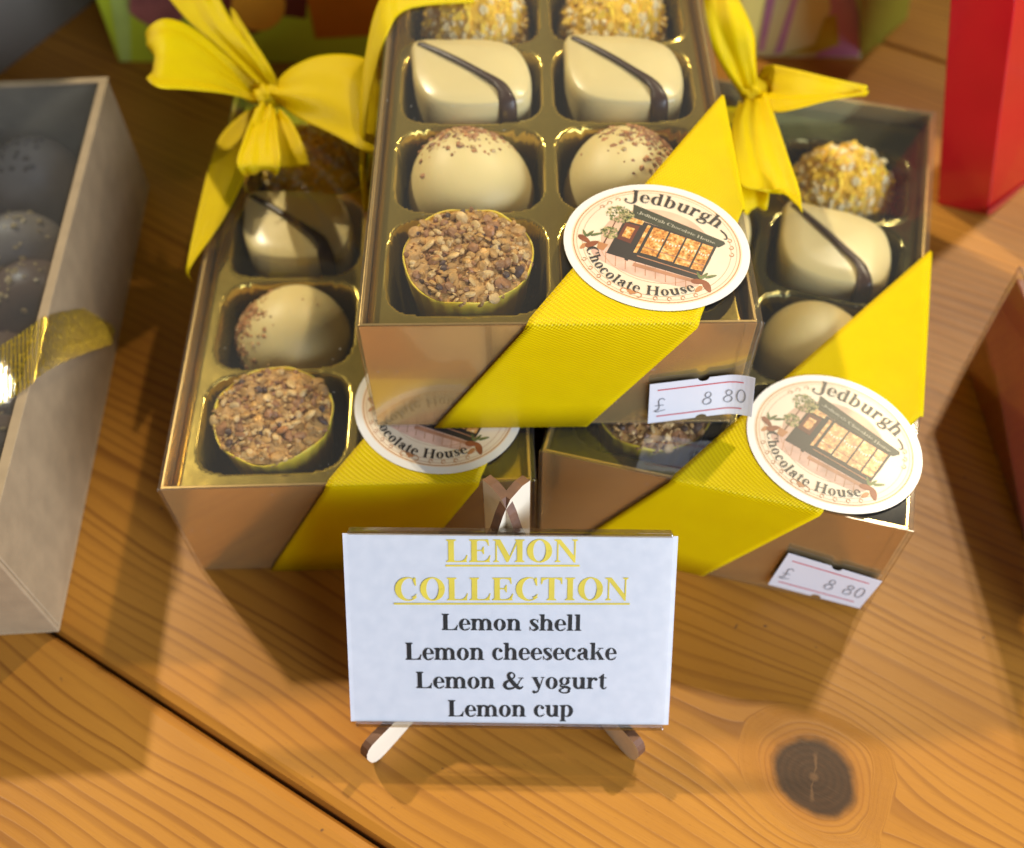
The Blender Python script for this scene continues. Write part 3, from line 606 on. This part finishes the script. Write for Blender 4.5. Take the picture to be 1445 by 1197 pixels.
bow(GR, [
 ('bow_loop', pr(((1045, 135, 5.2), (1068, 130)), ((1018, 92, 5.8), (1066, 88)), ((996, 45, 6.4), (1064, 50)), ((990, 8, 6.7), (1050, 14)), ((1002, -22, 6.6), (1030, -20)), ((1012, 10, 5.6), (1040, 14)), ((1030, 70, 5.0), (1056, 70)), ((1048, 120, 4.8), (1064, 120))), dict(crease=.08, bow=.15)),
 ('bow_tail', pr(((1066, 112, 5.2), (1076, 142)), ((1082, 92, 5.6), (1092, 158)), ((1122, 98, 5.9), (1122, 154)), ((1170, 110, 6.0), (1172, 140)), ((1224, 122, 5.9), (1226, 128))), dict(crease=.05, bow=-.22)),
 ('bow_tail', pr(((1044, 138, 5.3), (1082, 136)), ((1032, 178, 5.9), (1098, 178)), ((1036, 225, 6.1), (1114, 226)), ((1046, 262, 6.0), (1128, 268)), ((1086, 266, 5.8), (1133, 302))), dict(crease=.07, bow=.10)),
 ('bow_loop', pr(((1052, 150, 4.9), (1076, 150)), ((1040, 215, 5.3), (1084, 215)), ((1042, 268, 5.5), (1086, 266)), ((1050, 300, 5.2), (1082, 294)), ((1056, 296, 4.8), (1078, 288)), ((1052, 240, 4.5), (1072, 240))), dict(crease=.04, bow=.1)),
], (1062, 132, 5.1, .46))

# ------------------------------------------------------------------ oval stickers
def sticker(box, cx, cy, z, rot, curl=0.):
    A, B = 1.975, 1.80; ca, sa = math.cos(rot), math.sin(rot)
    def fn(x, y, lift):
        d = (x/A)**2+(y/B)**2
        return (cx+x*ca-y*sa, cy+x*sa+y*ca, z+lift+curl*d)
    def disc(mb, a, b, lift, m, x0=0, y0=0, n=72):
        V = [fn(x0, y0, lift)]; F = []
        for j in (1, 2, 3):
            for i in range(n): t = 2*PI*i/n; V.append(fn(x0+a*j/3*math.cos(t), y0+b*j/3*math.sin(t), lift))
        F += [(0, 1+i, 1+(i+1) % n) for i in range(n)]
        for j in (0, 1): F += [(1+j*n+i, 1+(j+1)*n+i, 1+(j+1)*n+(i+1) % n, 1+j*n+(i+1) % n) for i in range(n)]
        mb.add(V, F, m)
    def ring(mb, a, b, w, lift, m, n=90, t0=0, t1=360):
        for i in range(n):
            q0, q1 = math.radians(t0+(t1-t0)*i/n), math.radians(t0+(t1-t0)*(i+1)/n)
            mb.add([fn(a*math.cos(q0), b*math.sin(q0), lift), fn(a*math.cos(q1), b*math.sin(q1), lift), fn((a-w)*math.cos(q1), (b-w)*math.sin(q1), lift), fn((a-w)*math.cos(q0), (b-w)*math.sin(q0), lift)], [(0, 1, 2, 3)], m)
    def pg(mb, pts, lift, m): mb.add([fn(x, y, lift) for x, y in pts], [tuple(range(len(pts)))], m)
    mb = MB(); disc(mb, A, B, 0, 0); disc(mb, A, B, -.012, 0); base = mb.obj('oval_sticker', ['sticker_white'], box, smooth=False)
    mats = ['sticker_cream', 'sticker_paper', 'print_orange', 'print_wall', 'print_pave', 'print_brick', 'print_dark', 'print_green', 'print_glow', 'print_leaf', 'print_blossom', 'print_pod', 'print_door', 'print_text_pale']
    IX = {n: i for i, n in enumerate(mats)}
    mb = MB()
    disc(mb, A*.915, B*.905, .003, IX['sticker_cream']); ring(mb, A*.90, B*.89, .022, .005, IX['print_orange']); disc(mb, A*.872, B*.858, .0045, IX['sticker_paper'])
    ring(mb, A*.862, B*.848, .008, .006, IX['print_orange'])
    disc(mb, A*.60, B*.57, .006, IX['print_wall']); disc(mb, A*.60, B*.17, .0068, IX['print_pave'], 0, -.70)
    for q in range(9):
        x = -.9+q*.22; pg(mb, [(x, -.62), (x+.015, -.62), (x+.13, -.93), (x+.11, -.93)], .0075, IX['print_brick'])
    ring(mb, A*.62, B*.60, .008, .0076, IX['print_orange'], 60, 200, 340); ring(mb, A*.80, B*.80, .007, .0076, IX['print_orange'], 60, 150, 395)
    # shop front
    pg(mb, [(-.87, .52), (1.18, .50), (1.16, -.60), (-.87, -.66)], .008, IX['print_dark'])
    pg(mb, [(-.88, .70), (1.30, .56), (1.22, .45), (-.82, .55)], .0092, IX['print_green'])
    pg(mb, [(-.86, .93), (1.28, .66), (1.32, .60), (1.26, .50), (-.78, .66)], .009, IX['print_green'])
    pg(mb, [(-.82, .34), (-.50, .36), (-.50, -.20), (-.82, -.18)], .0095, IX['print_door']); pg(mb, [(-.80, .52), (-.47, .54), (-.47, .41), (-.80, .39)], .0095, IX['print_glow'])
    pg(mb, [(-.75, .24), (-.57, .25), (-.57, -.08), (-.75, -.07)], .0102, IX['print_glow'])
    pg(mb, [(-.36, .46), (-.29, .46), (-.29, -.40), (-.36, -.42)], .0095, IX['print_glow'])
    for (a, b) in ((-.22, .12), (.16, .49), (.53, .84), (.88, 1.12)):
        pg(mb, [(a, .45-.03*a), (b, .45-.03*b), (b, -.34), (a, -.36)], .0096, IX['print_glow'])
        for q in range(5):   # bunting across each pane
            x = a+(b-a)*(q+.1)/5; s = (b-a)/5*.8; yy = .20-.07*math.sin(PI*(q+.5)/5); pg(mb, [(x, yy), (x+s, yy), (x+s/2, yy-.075)], .0103, IX['sticker_paper'])
        pg(mb, [(a, -.16), (b, -.16), (b, -.19), (a, -.19)], .0103, IX['print_brick'])
    pg(mb, [(-.26, -.46), (1.16, -.45), (1.16, -.475), (-.26, -.485)], .0100, IX['print_brick'])
    pg(mb, [(-.24, -.68), (1.06, -.62), (1.04, -.70), (-.24, -.78)], .0100, IX['print_brick'])
    pg(mb, [(-.46, .5), (-.38, .5), (-.38, -.70), (-.46, -.68)], .0100, IX['print_dark'])
    rs = random.Random(4)
    for (x0, y0, rx, ry, nn) in ((-1.02, .52, .30, .24, 210), (-1.02, -.08, .19, .17, 120)):
        for q in range(nn):
            a = rs.random()*6.28; rr = math.sqrt(rs.random()); x, y = x0+rx*rr*math.cos(a), y0+ry*rr*math.sin(a); s = rs.uniform(.018, .036); t = rs.random()*6.28
            pg(mb, [(x+s*math.cos(t), y+s*math.sin(t)), (x+s*math.cos(t+2), y+s*math.sin(t+2)), (x+s*math.cos(t+4), y+s*math.sin(t+4))], .0105+q*.00002, IX['print_leaf'] if rs.random() < .6 else IX['print_blossom'])
    pg(mb, [(-1.04, .35), (-1.02, .35), (-1.0, -.45), (-1.03, -.45)], .0100, IX['print_door'])
    pg(mb, [(-1.14, -.42), (-.92, -.42), (-.95, -.62), (-1.10, -.62)], .0106, IX['print_orange'])
    for (sx, px_, py_) in ((-1, -1.36, -.50), (1, 1.24, -.66)):     # cocoa pods with leaves on both sides
        for (dx, dy, an, L_, w_, mm) in ((-.08, .03, 20*sx, .17, .07, 'print_pod'), (.12, -.04, -50*sx, .16, .075, 'print_pod'), (-.03, .22, 70, .12, .035, 'print_leaf'), (.10, .26, 40, .13, .035, 'print_leaf'), (-.14, .19, 130, .11, .03, 'print_leaf'), (-.02, -.17, 250, .11, .05, 'print_orange')):
            a = math.radians(an); V2 = []
            for q in range(14):
                t = 2*PI*q/14; ex_, ey_ = L_*math.cos(t), w_*math.sin(t)*(1-.3*math.cos(t)); V2.append((px_+dx+ex_*math.cos(a)-ey_*math.sin(a), py_+dy+ex_*math.sin(a)+ey_*math.cos(a)))
            pg(mb, V2, .0108+.0004*abs(dx), IX[mm])
    # little scrolls and heart
    def curl_line(cx_, cy_, r_, t0, t1, wd=.016, m='print_orange'):
        pts = [(cx_+r_*(1-.5*i/12)*math.cos(math.radians(t0+(t1-t0)*i/12)), cy_+r_*(1-.5*i/12)*math.sin(math.radians(t0+(t1-t0)*i/12)), wd) for i in range(13)]
        for q in stroke(pts, 2): pg(mb, q, .0109, IX[m])
    for a in (222, 232, 242, 252, 288, 298, 308, 318):
        t = math.radians(a); curl_line(A*.835*math.cos(t), B*.83*math.sin(t), .055, a, a+(300 if a < 270 else -300))
    for a in (14, 22, 30, 148, 156, 140):
        t = math.radians(a); curl_line(A*.80*math.cos(t), B*.80*math.sin(t), .06, a+90, a-190)
    for sgn in (-1, 1): curl_line(sgn*.16, -B*.83, .09, 90+sgn*90, 90-sgn*200, .02)
    hx, hy = 0, -1.46; pg(mb, [(hx+.0052*16*math.sin(t*PI/12)**3, hy+.0052*(13*math.cos(t*PI/12)-5*math.cos(t*PI/6)-2*math.cos(t*PI/4)-math.cos(t*PI/3))) for t in range(24)], .0115, IX['print_orange'])
    put_text(mb, 'Jedburgh Chocolate House', lambda x, y, l: fn(x, y-.118*(x+.8), l), -.68, 1.12, .715, .125, IX['print_text_pale'], .0125)
    mb.obj('shop_emblem', mats, base)
    mb = MB(); arc_text(mb, 'Jedburgh', fn, 1.98, 1.13, 121, 59, .52, True, 0, .0135, .98)
    arc_text(mb, 'Chocolate House', fn, A*.76, B*.79, 208, 322, .36, False, 0, .0135, 1.0)
    for q in stroke([(1.10, .95, .03), (1.24, .86, .04), (1.30, .76, .03), (1.24, .72, .015)]): mb.add([fn(x, y, .0137) for x, y in q], [(0, 1, 2, 3)])
    mb.obj('lettering', 'print_dark', base)
sticker(GT, 6.13, 2.05, 3.5+.115, math.radians(-25))
sticker(GR, 6.28, 1.80, 3.96+.115, math.radians(-24))
sticker(GL, 6.13, 1.97, 3.88+.115, math.radians(-25))

# ------------------------------------------------------------------ price labels
def price_label(box, BL, BR, TR, TL, lift=.03, bend=0.):
    """corners in world cm; label lies on the front of the box"""
    BL, BR, TR, TL = map(Vector, (BL, BR, TR, TL)); ux = (BR-BL); uy = (TL-BL); n = ux.cross(uy).normalized()
    def fn(x, y, l): # x 0..2.25, y 0..1.4
        s, t = x/2.25, y/1.4; p = BL+ux*s+uy*t+(TR-TL-ux)*s*t; return p+n*(lift+l+bend*max(0, s-.72)**2)
    mb = MB(); nx = 24
    def edge(s, top):   # half-round notch in the middle of both long edges
        d = abs(s-.52); r = .055
        c = math.sqrt(max(0, 1-(d/r)**2))*.11 if d < r else 0
        return 1.4-c if top else c
    V = []
    ss = sorted(set([i/nx for i in range(nx+1)]+[.52+.055*math.cos(a*PI/8) for a in range(9)]))
    for s in ss: V += [fn(s*2.25, edge(s, 0), 0), fn(s*2.25, edge(s, 1), 0)]
    mb.add(V, [(2*i, 2*i+2, 2*i+3, 2*i+1) for i in range(len(ss)-1)]); lab = mb.obj('price_label', 'label_paper', box, world=True, solid=.01)
    for yy in (.22, 1.15):
        mb = MB()
        for i in range(12): a, b = .18+1.85*i/12, .18+1.85*(i+1)/12; mb.add([fn(a, yy, .012), fn(b, yy, .012), fn(b, yy+.035, .012), fn(a, yy+.035, .012)], [(0, 1, 2, 3)])
        mb.obj('red_line', 'red_print', lab, world=True)
    mb = MB(); ps = []
    def el(cx, cy, rx, ry): ps.extend(lune((cx, cy, rx, ry), (cx, cy, rx-.024, ry-.024), 0, 360, 20))
    for cx in (1.28, 1.73): el(cx+.015, .80, .075, .105); el(cx, .575, .10, .125)
    el(2.00, .69, .095, .235)
    rp = lambda g: [[(.42-(b-.0), .44+a) for a, b in q] for q in g]
    _ = rp(stroke([(.36, .22, .022), (.30, .28, .022), (.22, .27, .022), (.17, .20, .022), (.16, .10, .022), (.14, .02, .022), (.04, .0, .022), (.02, .06, .022), (.10, .07, .022), (.20, .02, .022), (.32, .01, .022), (.37, .05, .022)]))+rp(stroke([(.06, .13, .022), (.28, .13, .022)]))
    ps2 = stroke([(.35, .80, .024), (.29, .87, .024), (.22, .80, .024), (.23, .64, .024), (.22, .50, .024), (.14, .44, .024), (.20, .41, .024), (.37, .45, .024)])+stroke([(.14, .63, .024), (.33, .63, .024)])
    for q, p in enumerate(ps+ps2): mb.add([fn(x, y, .012+.0002*(q % 50)) for x, y in p], [tuple(range(len(p)))])
    mb.obj('printed_price', 'grey_print', lab, world=True)
    return lab
fy = 13.71-.10
nT = Vector((math.sin(.005), math.cos(.005), 0)); oT = Vector((-3.05, fy, 0))
price_label(GT, PP(914, 596, oT, nT), PP(1059, 578, oT, nT), PP(1064, 523, oT, nT), PP(917, 541, oT, nT), bend=2.2)
nR = Vector((math.sin(-.27)*-1, math.cos(-.27), 0)); oR = to_world(GR, (0, -.10, 0))
nR = (to_world(GR, (0, 1, 0))-to_world(GR, (0, 0, 0))).normalized()
price_label(GR, PP(1084, 823, oR, nR), PP(1213, 857, oR, nR), PP(1245, 819, oR, nR), PP(1113, 779, oR, nR))

# ------------------------------------------------------------------ sign in its acrylic holder, and the easel
tilt = math.radians(38.56); yw = -.027; sw, sh = 6.9, 4.50
rx_ = Vector((math.cos(yw), math.sin(yw), 0)); bk = Vector((-math.sin(yw), math.cos(yw), 0)); up_ = Vector((0, 0, math.cos(tilt)))+bk*math.sin(tilt); nm = rx_.cross(up_).normalized()   # nm faces the camera side
if nm.y > 0: nm = -nm
C0 = Vector((-.148, 7.71, 1.2))
SG = empty('menu_sign', 'white printed lemon collection card in a clear acrylic holder on the small easel', 'sign', C0)
def sp(x, y, l): return C0+rx_*x+up_*y+nm*l
mb = MB()
hw, hh = 3.34, 4.46
def slab(mb, x0, x1, y0, y1, l0, l1):
    V = [sp(x, y, l) for l in (l0, l1) for x, y in ((x0, y0), (x1, y0), (x1, y1), (x0, y1))]
    mb.add(V, [(0, 3, 2, 1), (4, 5, 6, 7), (0, 1, 5, 4), (1, 2, 6, 5), (2, 3, 7, 6), (3, 0, 4, 7)])
acetate('acrylic', (.985, .985, .985), .02, .05, -.034); acetate('acrylic_edge', (.80, .76, .68), .10, .3, .12)
slab(mb, -hw, hw, .06, hh, .03, .12); mb.obj('front_panel', 'acrylic', SG, world=True, bevel=.006)
mb = MB(); slab(mb, -hw, hw, .0, hh+.03, -.16, -.03); mb.obj('back_panel', 'acrylic', SG, world=True, bevel=.006)
mb = MB(); slab(mb, -hw, hw, hh+.005, hh+.10, -.14, .12); mb.obj('top_fold', 'acrylic_edge', SG, world=True, bevel=.04)
mb = MB(); slab(mb, -hw-.0, hw+.0, -.04, .045, -.14, .12); mb.obj('bottom_fold', 'acrylic_edge', SG, world=True, bevel=.04)
mb = MB(); n = 24; V = []
for j in range(9):
    for i in range(n+1):
        x = -sw/2+sw*i/n; y = .05+(sh-.09)*j/8; V.append(sp(x, y, .006+.02*math.sin(x*1.1+.4)*abs(x/3.4)**3))
mb.add(V, [(j*(n+1)+i, j*(n+1)+i+1, (j+1)*(n+1)+i+1, (j+1)*(n+1)+i) for j in range(8) for i in range(n)])
pap = mb.obj('paper_insert', 'sign_paper', SG, world=True, smooth=False, solid=.012)
def suv(px, py):
    p = PP(px, py, sp(0, 0, .04), nm)-C0; return p.dot(rx_), p.dot(up_)
def sline(mb, txt, xa, xb, ya, yb, ytop, frac):
    """txt from photo column xa..xb on photo baseline ya..; ytop = top of the capitals"""
    x0, y0 = suv(xa, ya); x1, y1 = suv(xb, yb); _, yt = suv(xa, ytop); em = (yt-y0)/.676; sl = (y1-y0)/(x1-x0)
    put_text(mb, txt, lambda x, y, l: sp(x, y+(x-x0)*sl, l), x0-.02, x1+.02, y0, em, 0, .021)
    return x0, x1, y0, sl
for txt, a in (('LEMON', (630, 816, 794, 794, 762)), ('COLLECTION', (557, 887, 848, 848, 816))):
    mb = MB(); x0, x1, y0, sl = sline(mb, txt, *a, 0)
    mb.add([sp(x0-.02, y0-.10, .022), sp(x1+.03, y0-.10+sl*(x1-x0), .022), sp(x1+.03, y0-.06+sl*(x1-x0), .022), sp(x0-.02, y0-.06, .022)], [(0, 1, 2, 3)])
    mb.obj('lettering', 'yellow_print', pap, world=True)
for txt, a in (('Lemon shell', (624, 820, 890, 891, 867)), ('Lemon cheesecake', (573, 869, 932, 932, 908)), ('Lemon & yogurt', (588, 855, 972, 973, 949)), ('Lemon cup', (633, 809, 1012, 1012, 989))):
    mb = MB(); sline(mb, txt, *a, 0); mb.obj('lettering', 'black_print', pap, world=True)

EZ = empty('mini_easel', 'small laser-cut plywood easel with dark burnt edges holding the card', 'easel', (-.15, 9.5, 0))
def easel_leg(foot, cross, top, th=.20):
    """upright board standing in a vertical plane from the foot to the back; profile drawn along it"""
    f, c = Vector((*foot, 0)), Vector((*cross, 0)); d = (c-f).normalized(); nn = Vector((-d.y, d.x, 0)); L = (Vector((*top, 0))-f).length; k_ = 1/d.y
    ze = 5.38; S_ = lambda y: (y-f.y)*k_
    prof = [(-.17, .50), (-.12, .28), (-.03, .12), (.10, .03), (.26, 0), (.62, 0), (1.4, .03), (2.1, .55), (2.8, 1.35), (3.3, 1.75), (4.2, 1.3), (4.6, .5), (4.75, 0), (L, 0), (L, ze-.06), (S_(11.28), ze+.04), (S_(10.98), ze), (S_(10.80), ze-.35), (S_(10.66), 4.6), (S_(9.75), 3.45), (.62*k_+.55, 1.35), (.42*k_+.1, 1.06), (.25, 1.13), (.02, 1.14), (-.10, 1.08), (-.17, .94), (-.20, .74)]
    n = len(prof); m = MB()
    V = [f+d*s_+nn*(-th/2)+Vector((0, 0, z_)) for s_, z_ in prof]+[f+d*s_+nn*(th/2)+Vector((0, 0, z_)) for s_, z_ in prof]
    m.add(V, [tuple(range(n)), tuple(range(n, 2*n))[::-1]], 0)
    m.add(V, [(i, n+i, n+(i+1) % n, (i+1) % n) for i in range(n)], 1)
    return m.obj('leg', ['ply_face', 'ply_burnt'], EZ, world=True)
fa = P(528, 1072, 0); fb = P(893, 1068, 0)
easel_leg((fa.x, fa.y), (-.14, 10.97), (.30, 11.45)); easel_leg((fb.x, fb.y), (-.14, 10.97), (-.60, 11.45))
m_ = MB(); m_.box(-.95, -1.05, .55, .85, -.80, 1.15)
m_.obj('ledge', 'ply_face', EZ, bevel=.02)

# ------------------------------------------------------------------ kraft box at the left
KR = empty('kraft_gift_box', 'large grey kraft box with a clear window lid and glittery gold mesh ribbon', 'gift box', (-11.02, 10.55, 0), .045)
H = 4.2; Wk = 13.; Lk = 15.6; t = .12
mb = MB(); mb.box(-Wk, 0, 0, 0, Lk, .1); mb.box(-Wk, 0, .1, 0, t, H); mb.box(-Wk, Lk-t, .1, 0, Lk, H); mb.box(-t, t, .1, 0, Lk-t, H); mb.box(-Wk, t, .1, -Wk+t, Lk-t, H)
mb.obj('box_body', 'kraft', KR, bevel=.05)
mb = MB(); f_ = .22
mb.box(-Wk-.03, -.03, H, .03, f_, H+.05); mb.box(-Wk-.03, Lk-f_, H, .03, Lk+.03, H+.05); mb.box(-f_, f_, H, .03, Lk-f_, H+.05); mb.box(-Wk-.03, f_, H, -Wk+f_, Lk-f_, H+.05)
mb.obj('lid_frame', 'kraft', KR, bevel=.02)
mb = MB(); mb.box(-Wk+.2, .2, H-.05, -.2, Lk-.2, H-.01); mb.obj('window', 'kraft_window', KR)
mb = MB(); mb.box(-Wk+.3, .3, .5, -.3, Lk-.3, .6); mb.obj('inner_card', 'darkred_card', KR)
KL = ['pale speckled chocolate dome at the back of the kraft box', 'grey brown chocolate dome in the middle of the kraft box', 'dark chocolate dome behind the gold mesh ribbon in the kraft box', 'dark chocolate dome before the gold mesh ribbon in the kraft box', 'brown chocolate dome nearest the front of the kraft box']
for i, (px, py, m) in enumerate(((45, 235, 'grey_chocolate'), (25, 345, 'grey_chocolate'), (45, 415, 'milk_chocolate'), (-5, 520, 'milk_chocolate'), (0, 640, 'milk_chocolate'))):
    p = P(px, py, 2.4); p.x = min(p.x, -12.75); r = empty('dome_chocolate', KL[i], 'chocolate', (p.x, p.y, .62), 0, 'chocolates in the kraft box')
    mb = MB(); mb.sphere((0, 0, 1.1), 1.35, 1.3, 1.5, 40, 22, 0, lambda d: 1 if d.z > -.6 else .95); mb.obj('dome', m, r, smooth=True)
    mb = MB()
    for q in range(24):
        d = Vector((random.gauss(0, .5), random.gauss(0, .5), 1)).normalized(); mb.chip((d.x*1.35, d.y*1.3, 1.1+d.z*1.5), random.uniform(.06, .14), 0, .5, d)
    mb.obj('sprinkle', 'nut_dark' if i == 0 else 'nut_pale', r)
zt = H+.10
strip('mesh_ribbon', [(P(-160, 555, zt), P(-160, 640, zt)), (P(-60, 515, zt), P(-60, 605, zt)), (P(0, 488, zt), P(0, 572, zt)), (P(40, 462, zt), P(42, 545, zt)), (P(63, 447, zt), P(52, 534, zt)), (P(90, 440, 3.6), P(82, 515, 3.6)), (P(125, 434, 2.2), P(118, 500, 2.2)), (P(164, 430, .4), P(158, 486, .4))],
      'gold_mesh', KR, 8, 16, .03, crease=.006, solid=0)

# ------------------------------------------------------------------ background packages
def printed(parent, name, pts, o, n, mat, lift):
    n = n.normalized(); q = [PP(x, y, o, n)-n*lift for x, y in pts]; q2 = [v-n*.01 for v in q]; k_ = len(q)
    O(name, q+q2, [tuple(range(k_)), tuple(range(k_, 2*k_))[::-1]]+[(i, (i+1) % k_, k_+(i+1) % k_, k_+i) for i in range(k_)], mat, parent, world=True)
def prism_box(name, label, cat, poly, h, mat, part='box_body'):
    c = poly[0]; r = empty(name, label, cat, (c[0], c[1], 0)); mb = MB(); mb.prism([(x-c[0], y-c[1]) for x, y in poly], 0, h)
    mb.obj(part, mat, r, bevel=.05); return r
g0, g1 = P(168, 88), P(534, 90)
GB = prism_box('green_gift_box', 'lime green printed box with peach and rust shapes behind the left bow', 'gift box', [(g0.x, g0.y), (g1.x, g1.y), (g1.x, g1.y+6), (g0.x, g0.y+6)], 11, 'green_card')
nG = Vector((-(g1.y-g0.y), g1.x-g0.x, 0)).normalized(); oG = Vector((g0.x, g0.y, 0))
def blob(cx, cy, rx, ry, n=20, w=.1, ph=0): return [(cx+rx*math.cos(2*PI*i/n)*(1+w*math.sin(3*2*PI*i/n+ph)), cy+ry*math.sin(2*PI*i/n)*(1+w*math.sin(2*2*PI*i/n+ph))) for i in range(n)]
printed(GB, 'printed_shape', blob(222, -8, 44, 48), oG, nG, 'print_pink', .02)
printed(GB, 'printed_shape', blob(362, 4, 38, 42, ph=1), oG, nG, 'print_peach', .03)
printed(GB, 'printed_shape', blob(345, 14, 42, 40, ph=2), oG, nG, 'print_maroon', .01)
printed(GB, 'printed_shape', [(396, -30), (436, -30), (432, 26), (398, 22)], oG, nG, 'print_maroon', .015)
printed(GB, 'printed_shape', [(428, -30), (545, -30), (545, 42), (520, 50), (445, 54)], oG, nG, 'print_rust', .025)
printed(GB, 'edge_highlight', [(150, -40), (182, -40), (185, 86), (170, 86)], oG, nG, 'lime_highlight', .02)  # lighter strip: highlight along the box's left edge, put into the colour
a, b, c = P(1062, 80), P(1212, 84), P(1275, 66)
LB = prism_box('pale_green_gift_box', 'pale green printed box with lilac splashes behind the right bow', 'gift box', [(a.x, a.y), (b.x, b.y), (c.x, c.y+1.2), (c.x-1, c.y+6), (a.x, a.y+6)], 11, 'pale_green_card')
nL = Vector((-(b.y-a.y), b.x-a.x, 0)).normalized(); oL = Vector((a.x, a.y, 0))
printed(LB, 'printed_splash', [(1165, -30), (1200, -30), (1212, 20), (1212, 80), (1150, 80), (1160, 66), (1184, 62), (1180, 40), (1168, 34), (1172, 10)], oL, nL, 'print_lilac', .02)
printed(LB, 'printed_splash', [(1150, 62), (1164, 24), (1180, 20), (1184, 62), (1158, 72), (1100, 78)], oL, nL, 'print_yellowgreen', .03)
printed(LB, 'printed_splash', [(1086, -30), (1100, -30), (1078, 70), (1070, 72)], oL, nL, 'print_lilac', .02)
printed(LB, 'printed_splash', [(1120, -10), (1128, -10), (1104, 74), (1092, 76)], oL, nL, 'print_lilac', .02)
GY = prism_box('grey_shade_box', 'plain grey box added at the upper left corner to shade the table', 'shade box', [(-20.5, 27.9), (-14.9, 37.8), (-24.5, 43.2), (-30.1, 33.3)], 13, 'grey_card')  # grey corner built as a tall box, added to shade the table's left
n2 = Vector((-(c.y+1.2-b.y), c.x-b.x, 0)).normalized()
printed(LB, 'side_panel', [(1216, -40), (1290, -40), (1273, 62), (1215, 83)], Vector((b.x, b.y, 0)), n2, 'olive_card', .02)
a, b, c = P(1322, 289), P(1394, 305), P(1470, 250)
RB = empty('red_gift_box', 'glossy red gift box standing at the upper right', 'gift box', (b.x, b.y, 0))
ta, tb_ = PP(1344, -60, (0, a.y+.2, 0), Vector((0, 1, 0))), PP(1441, -60, (0, b.y+.2, 0), Vector((0, 1, 0)))
dz_ = min(ta.z, tb_.z); ta = a+(ta-a)*(dz_/ta.z); tb_ = b+(tb_-b)*(dz_/tb_.z); bb = [a, b, Vector((c.x+1.5, c.y+1.6, 0)), Vector((a.x+3.4, a.y+4.4, 0))]
tt = [ta, tb_, bb[2]+(tb_-b)*.8, bb[3]+(ta-a)*.8]
for v in tt: v.z = dz_
O('box_body', bb+tt, [(3, 2, 1, 0), (4, 5, 6, 7)]+[(i, (i+1) % 4, 4+(i+1) % 4, 4+i) for i in range(4)], 'red_card', RB, world=True, bevel=.05)
nr_ = Vector((-(c.y+1.6-b.y), c.x+1.5-b.x, 0)).normalized(); ob = Vector((b.x, b.y, 0))
printed(RB, 'fold_flap', [(1394, 304), (1393, 298), (1470, 240), (1470, 247)], ob, nr_, 'red_fold', .02)
a = P(1366, 519)
DR = empty('red_chocolate_box', 'dark red card box in a clear sleeve at the right edge', 'chocolate box', (a.x, a.y-9, 0), .012)
mb = MB(); mb.box(.05, 0, 0, 7, 9, 3.7); mb.obj('card_tray', 'darkred_card', DR, bevel=.04)
mb = MB(); mb.box(0, -.05, 0, 7.1, 9.05, 4.1); mb.obj('clear_sleeve', 'clear_acetate', DR, bevel=.06)
mb = MB(); mb.box(-.015, 9.03, 0, .02, 9.065, 4.1); mb.box(-.015, 0, 4.07, .02, 9.05, 4.11); mb.obj('sleeve_seam', 'acetate_fold', DR)
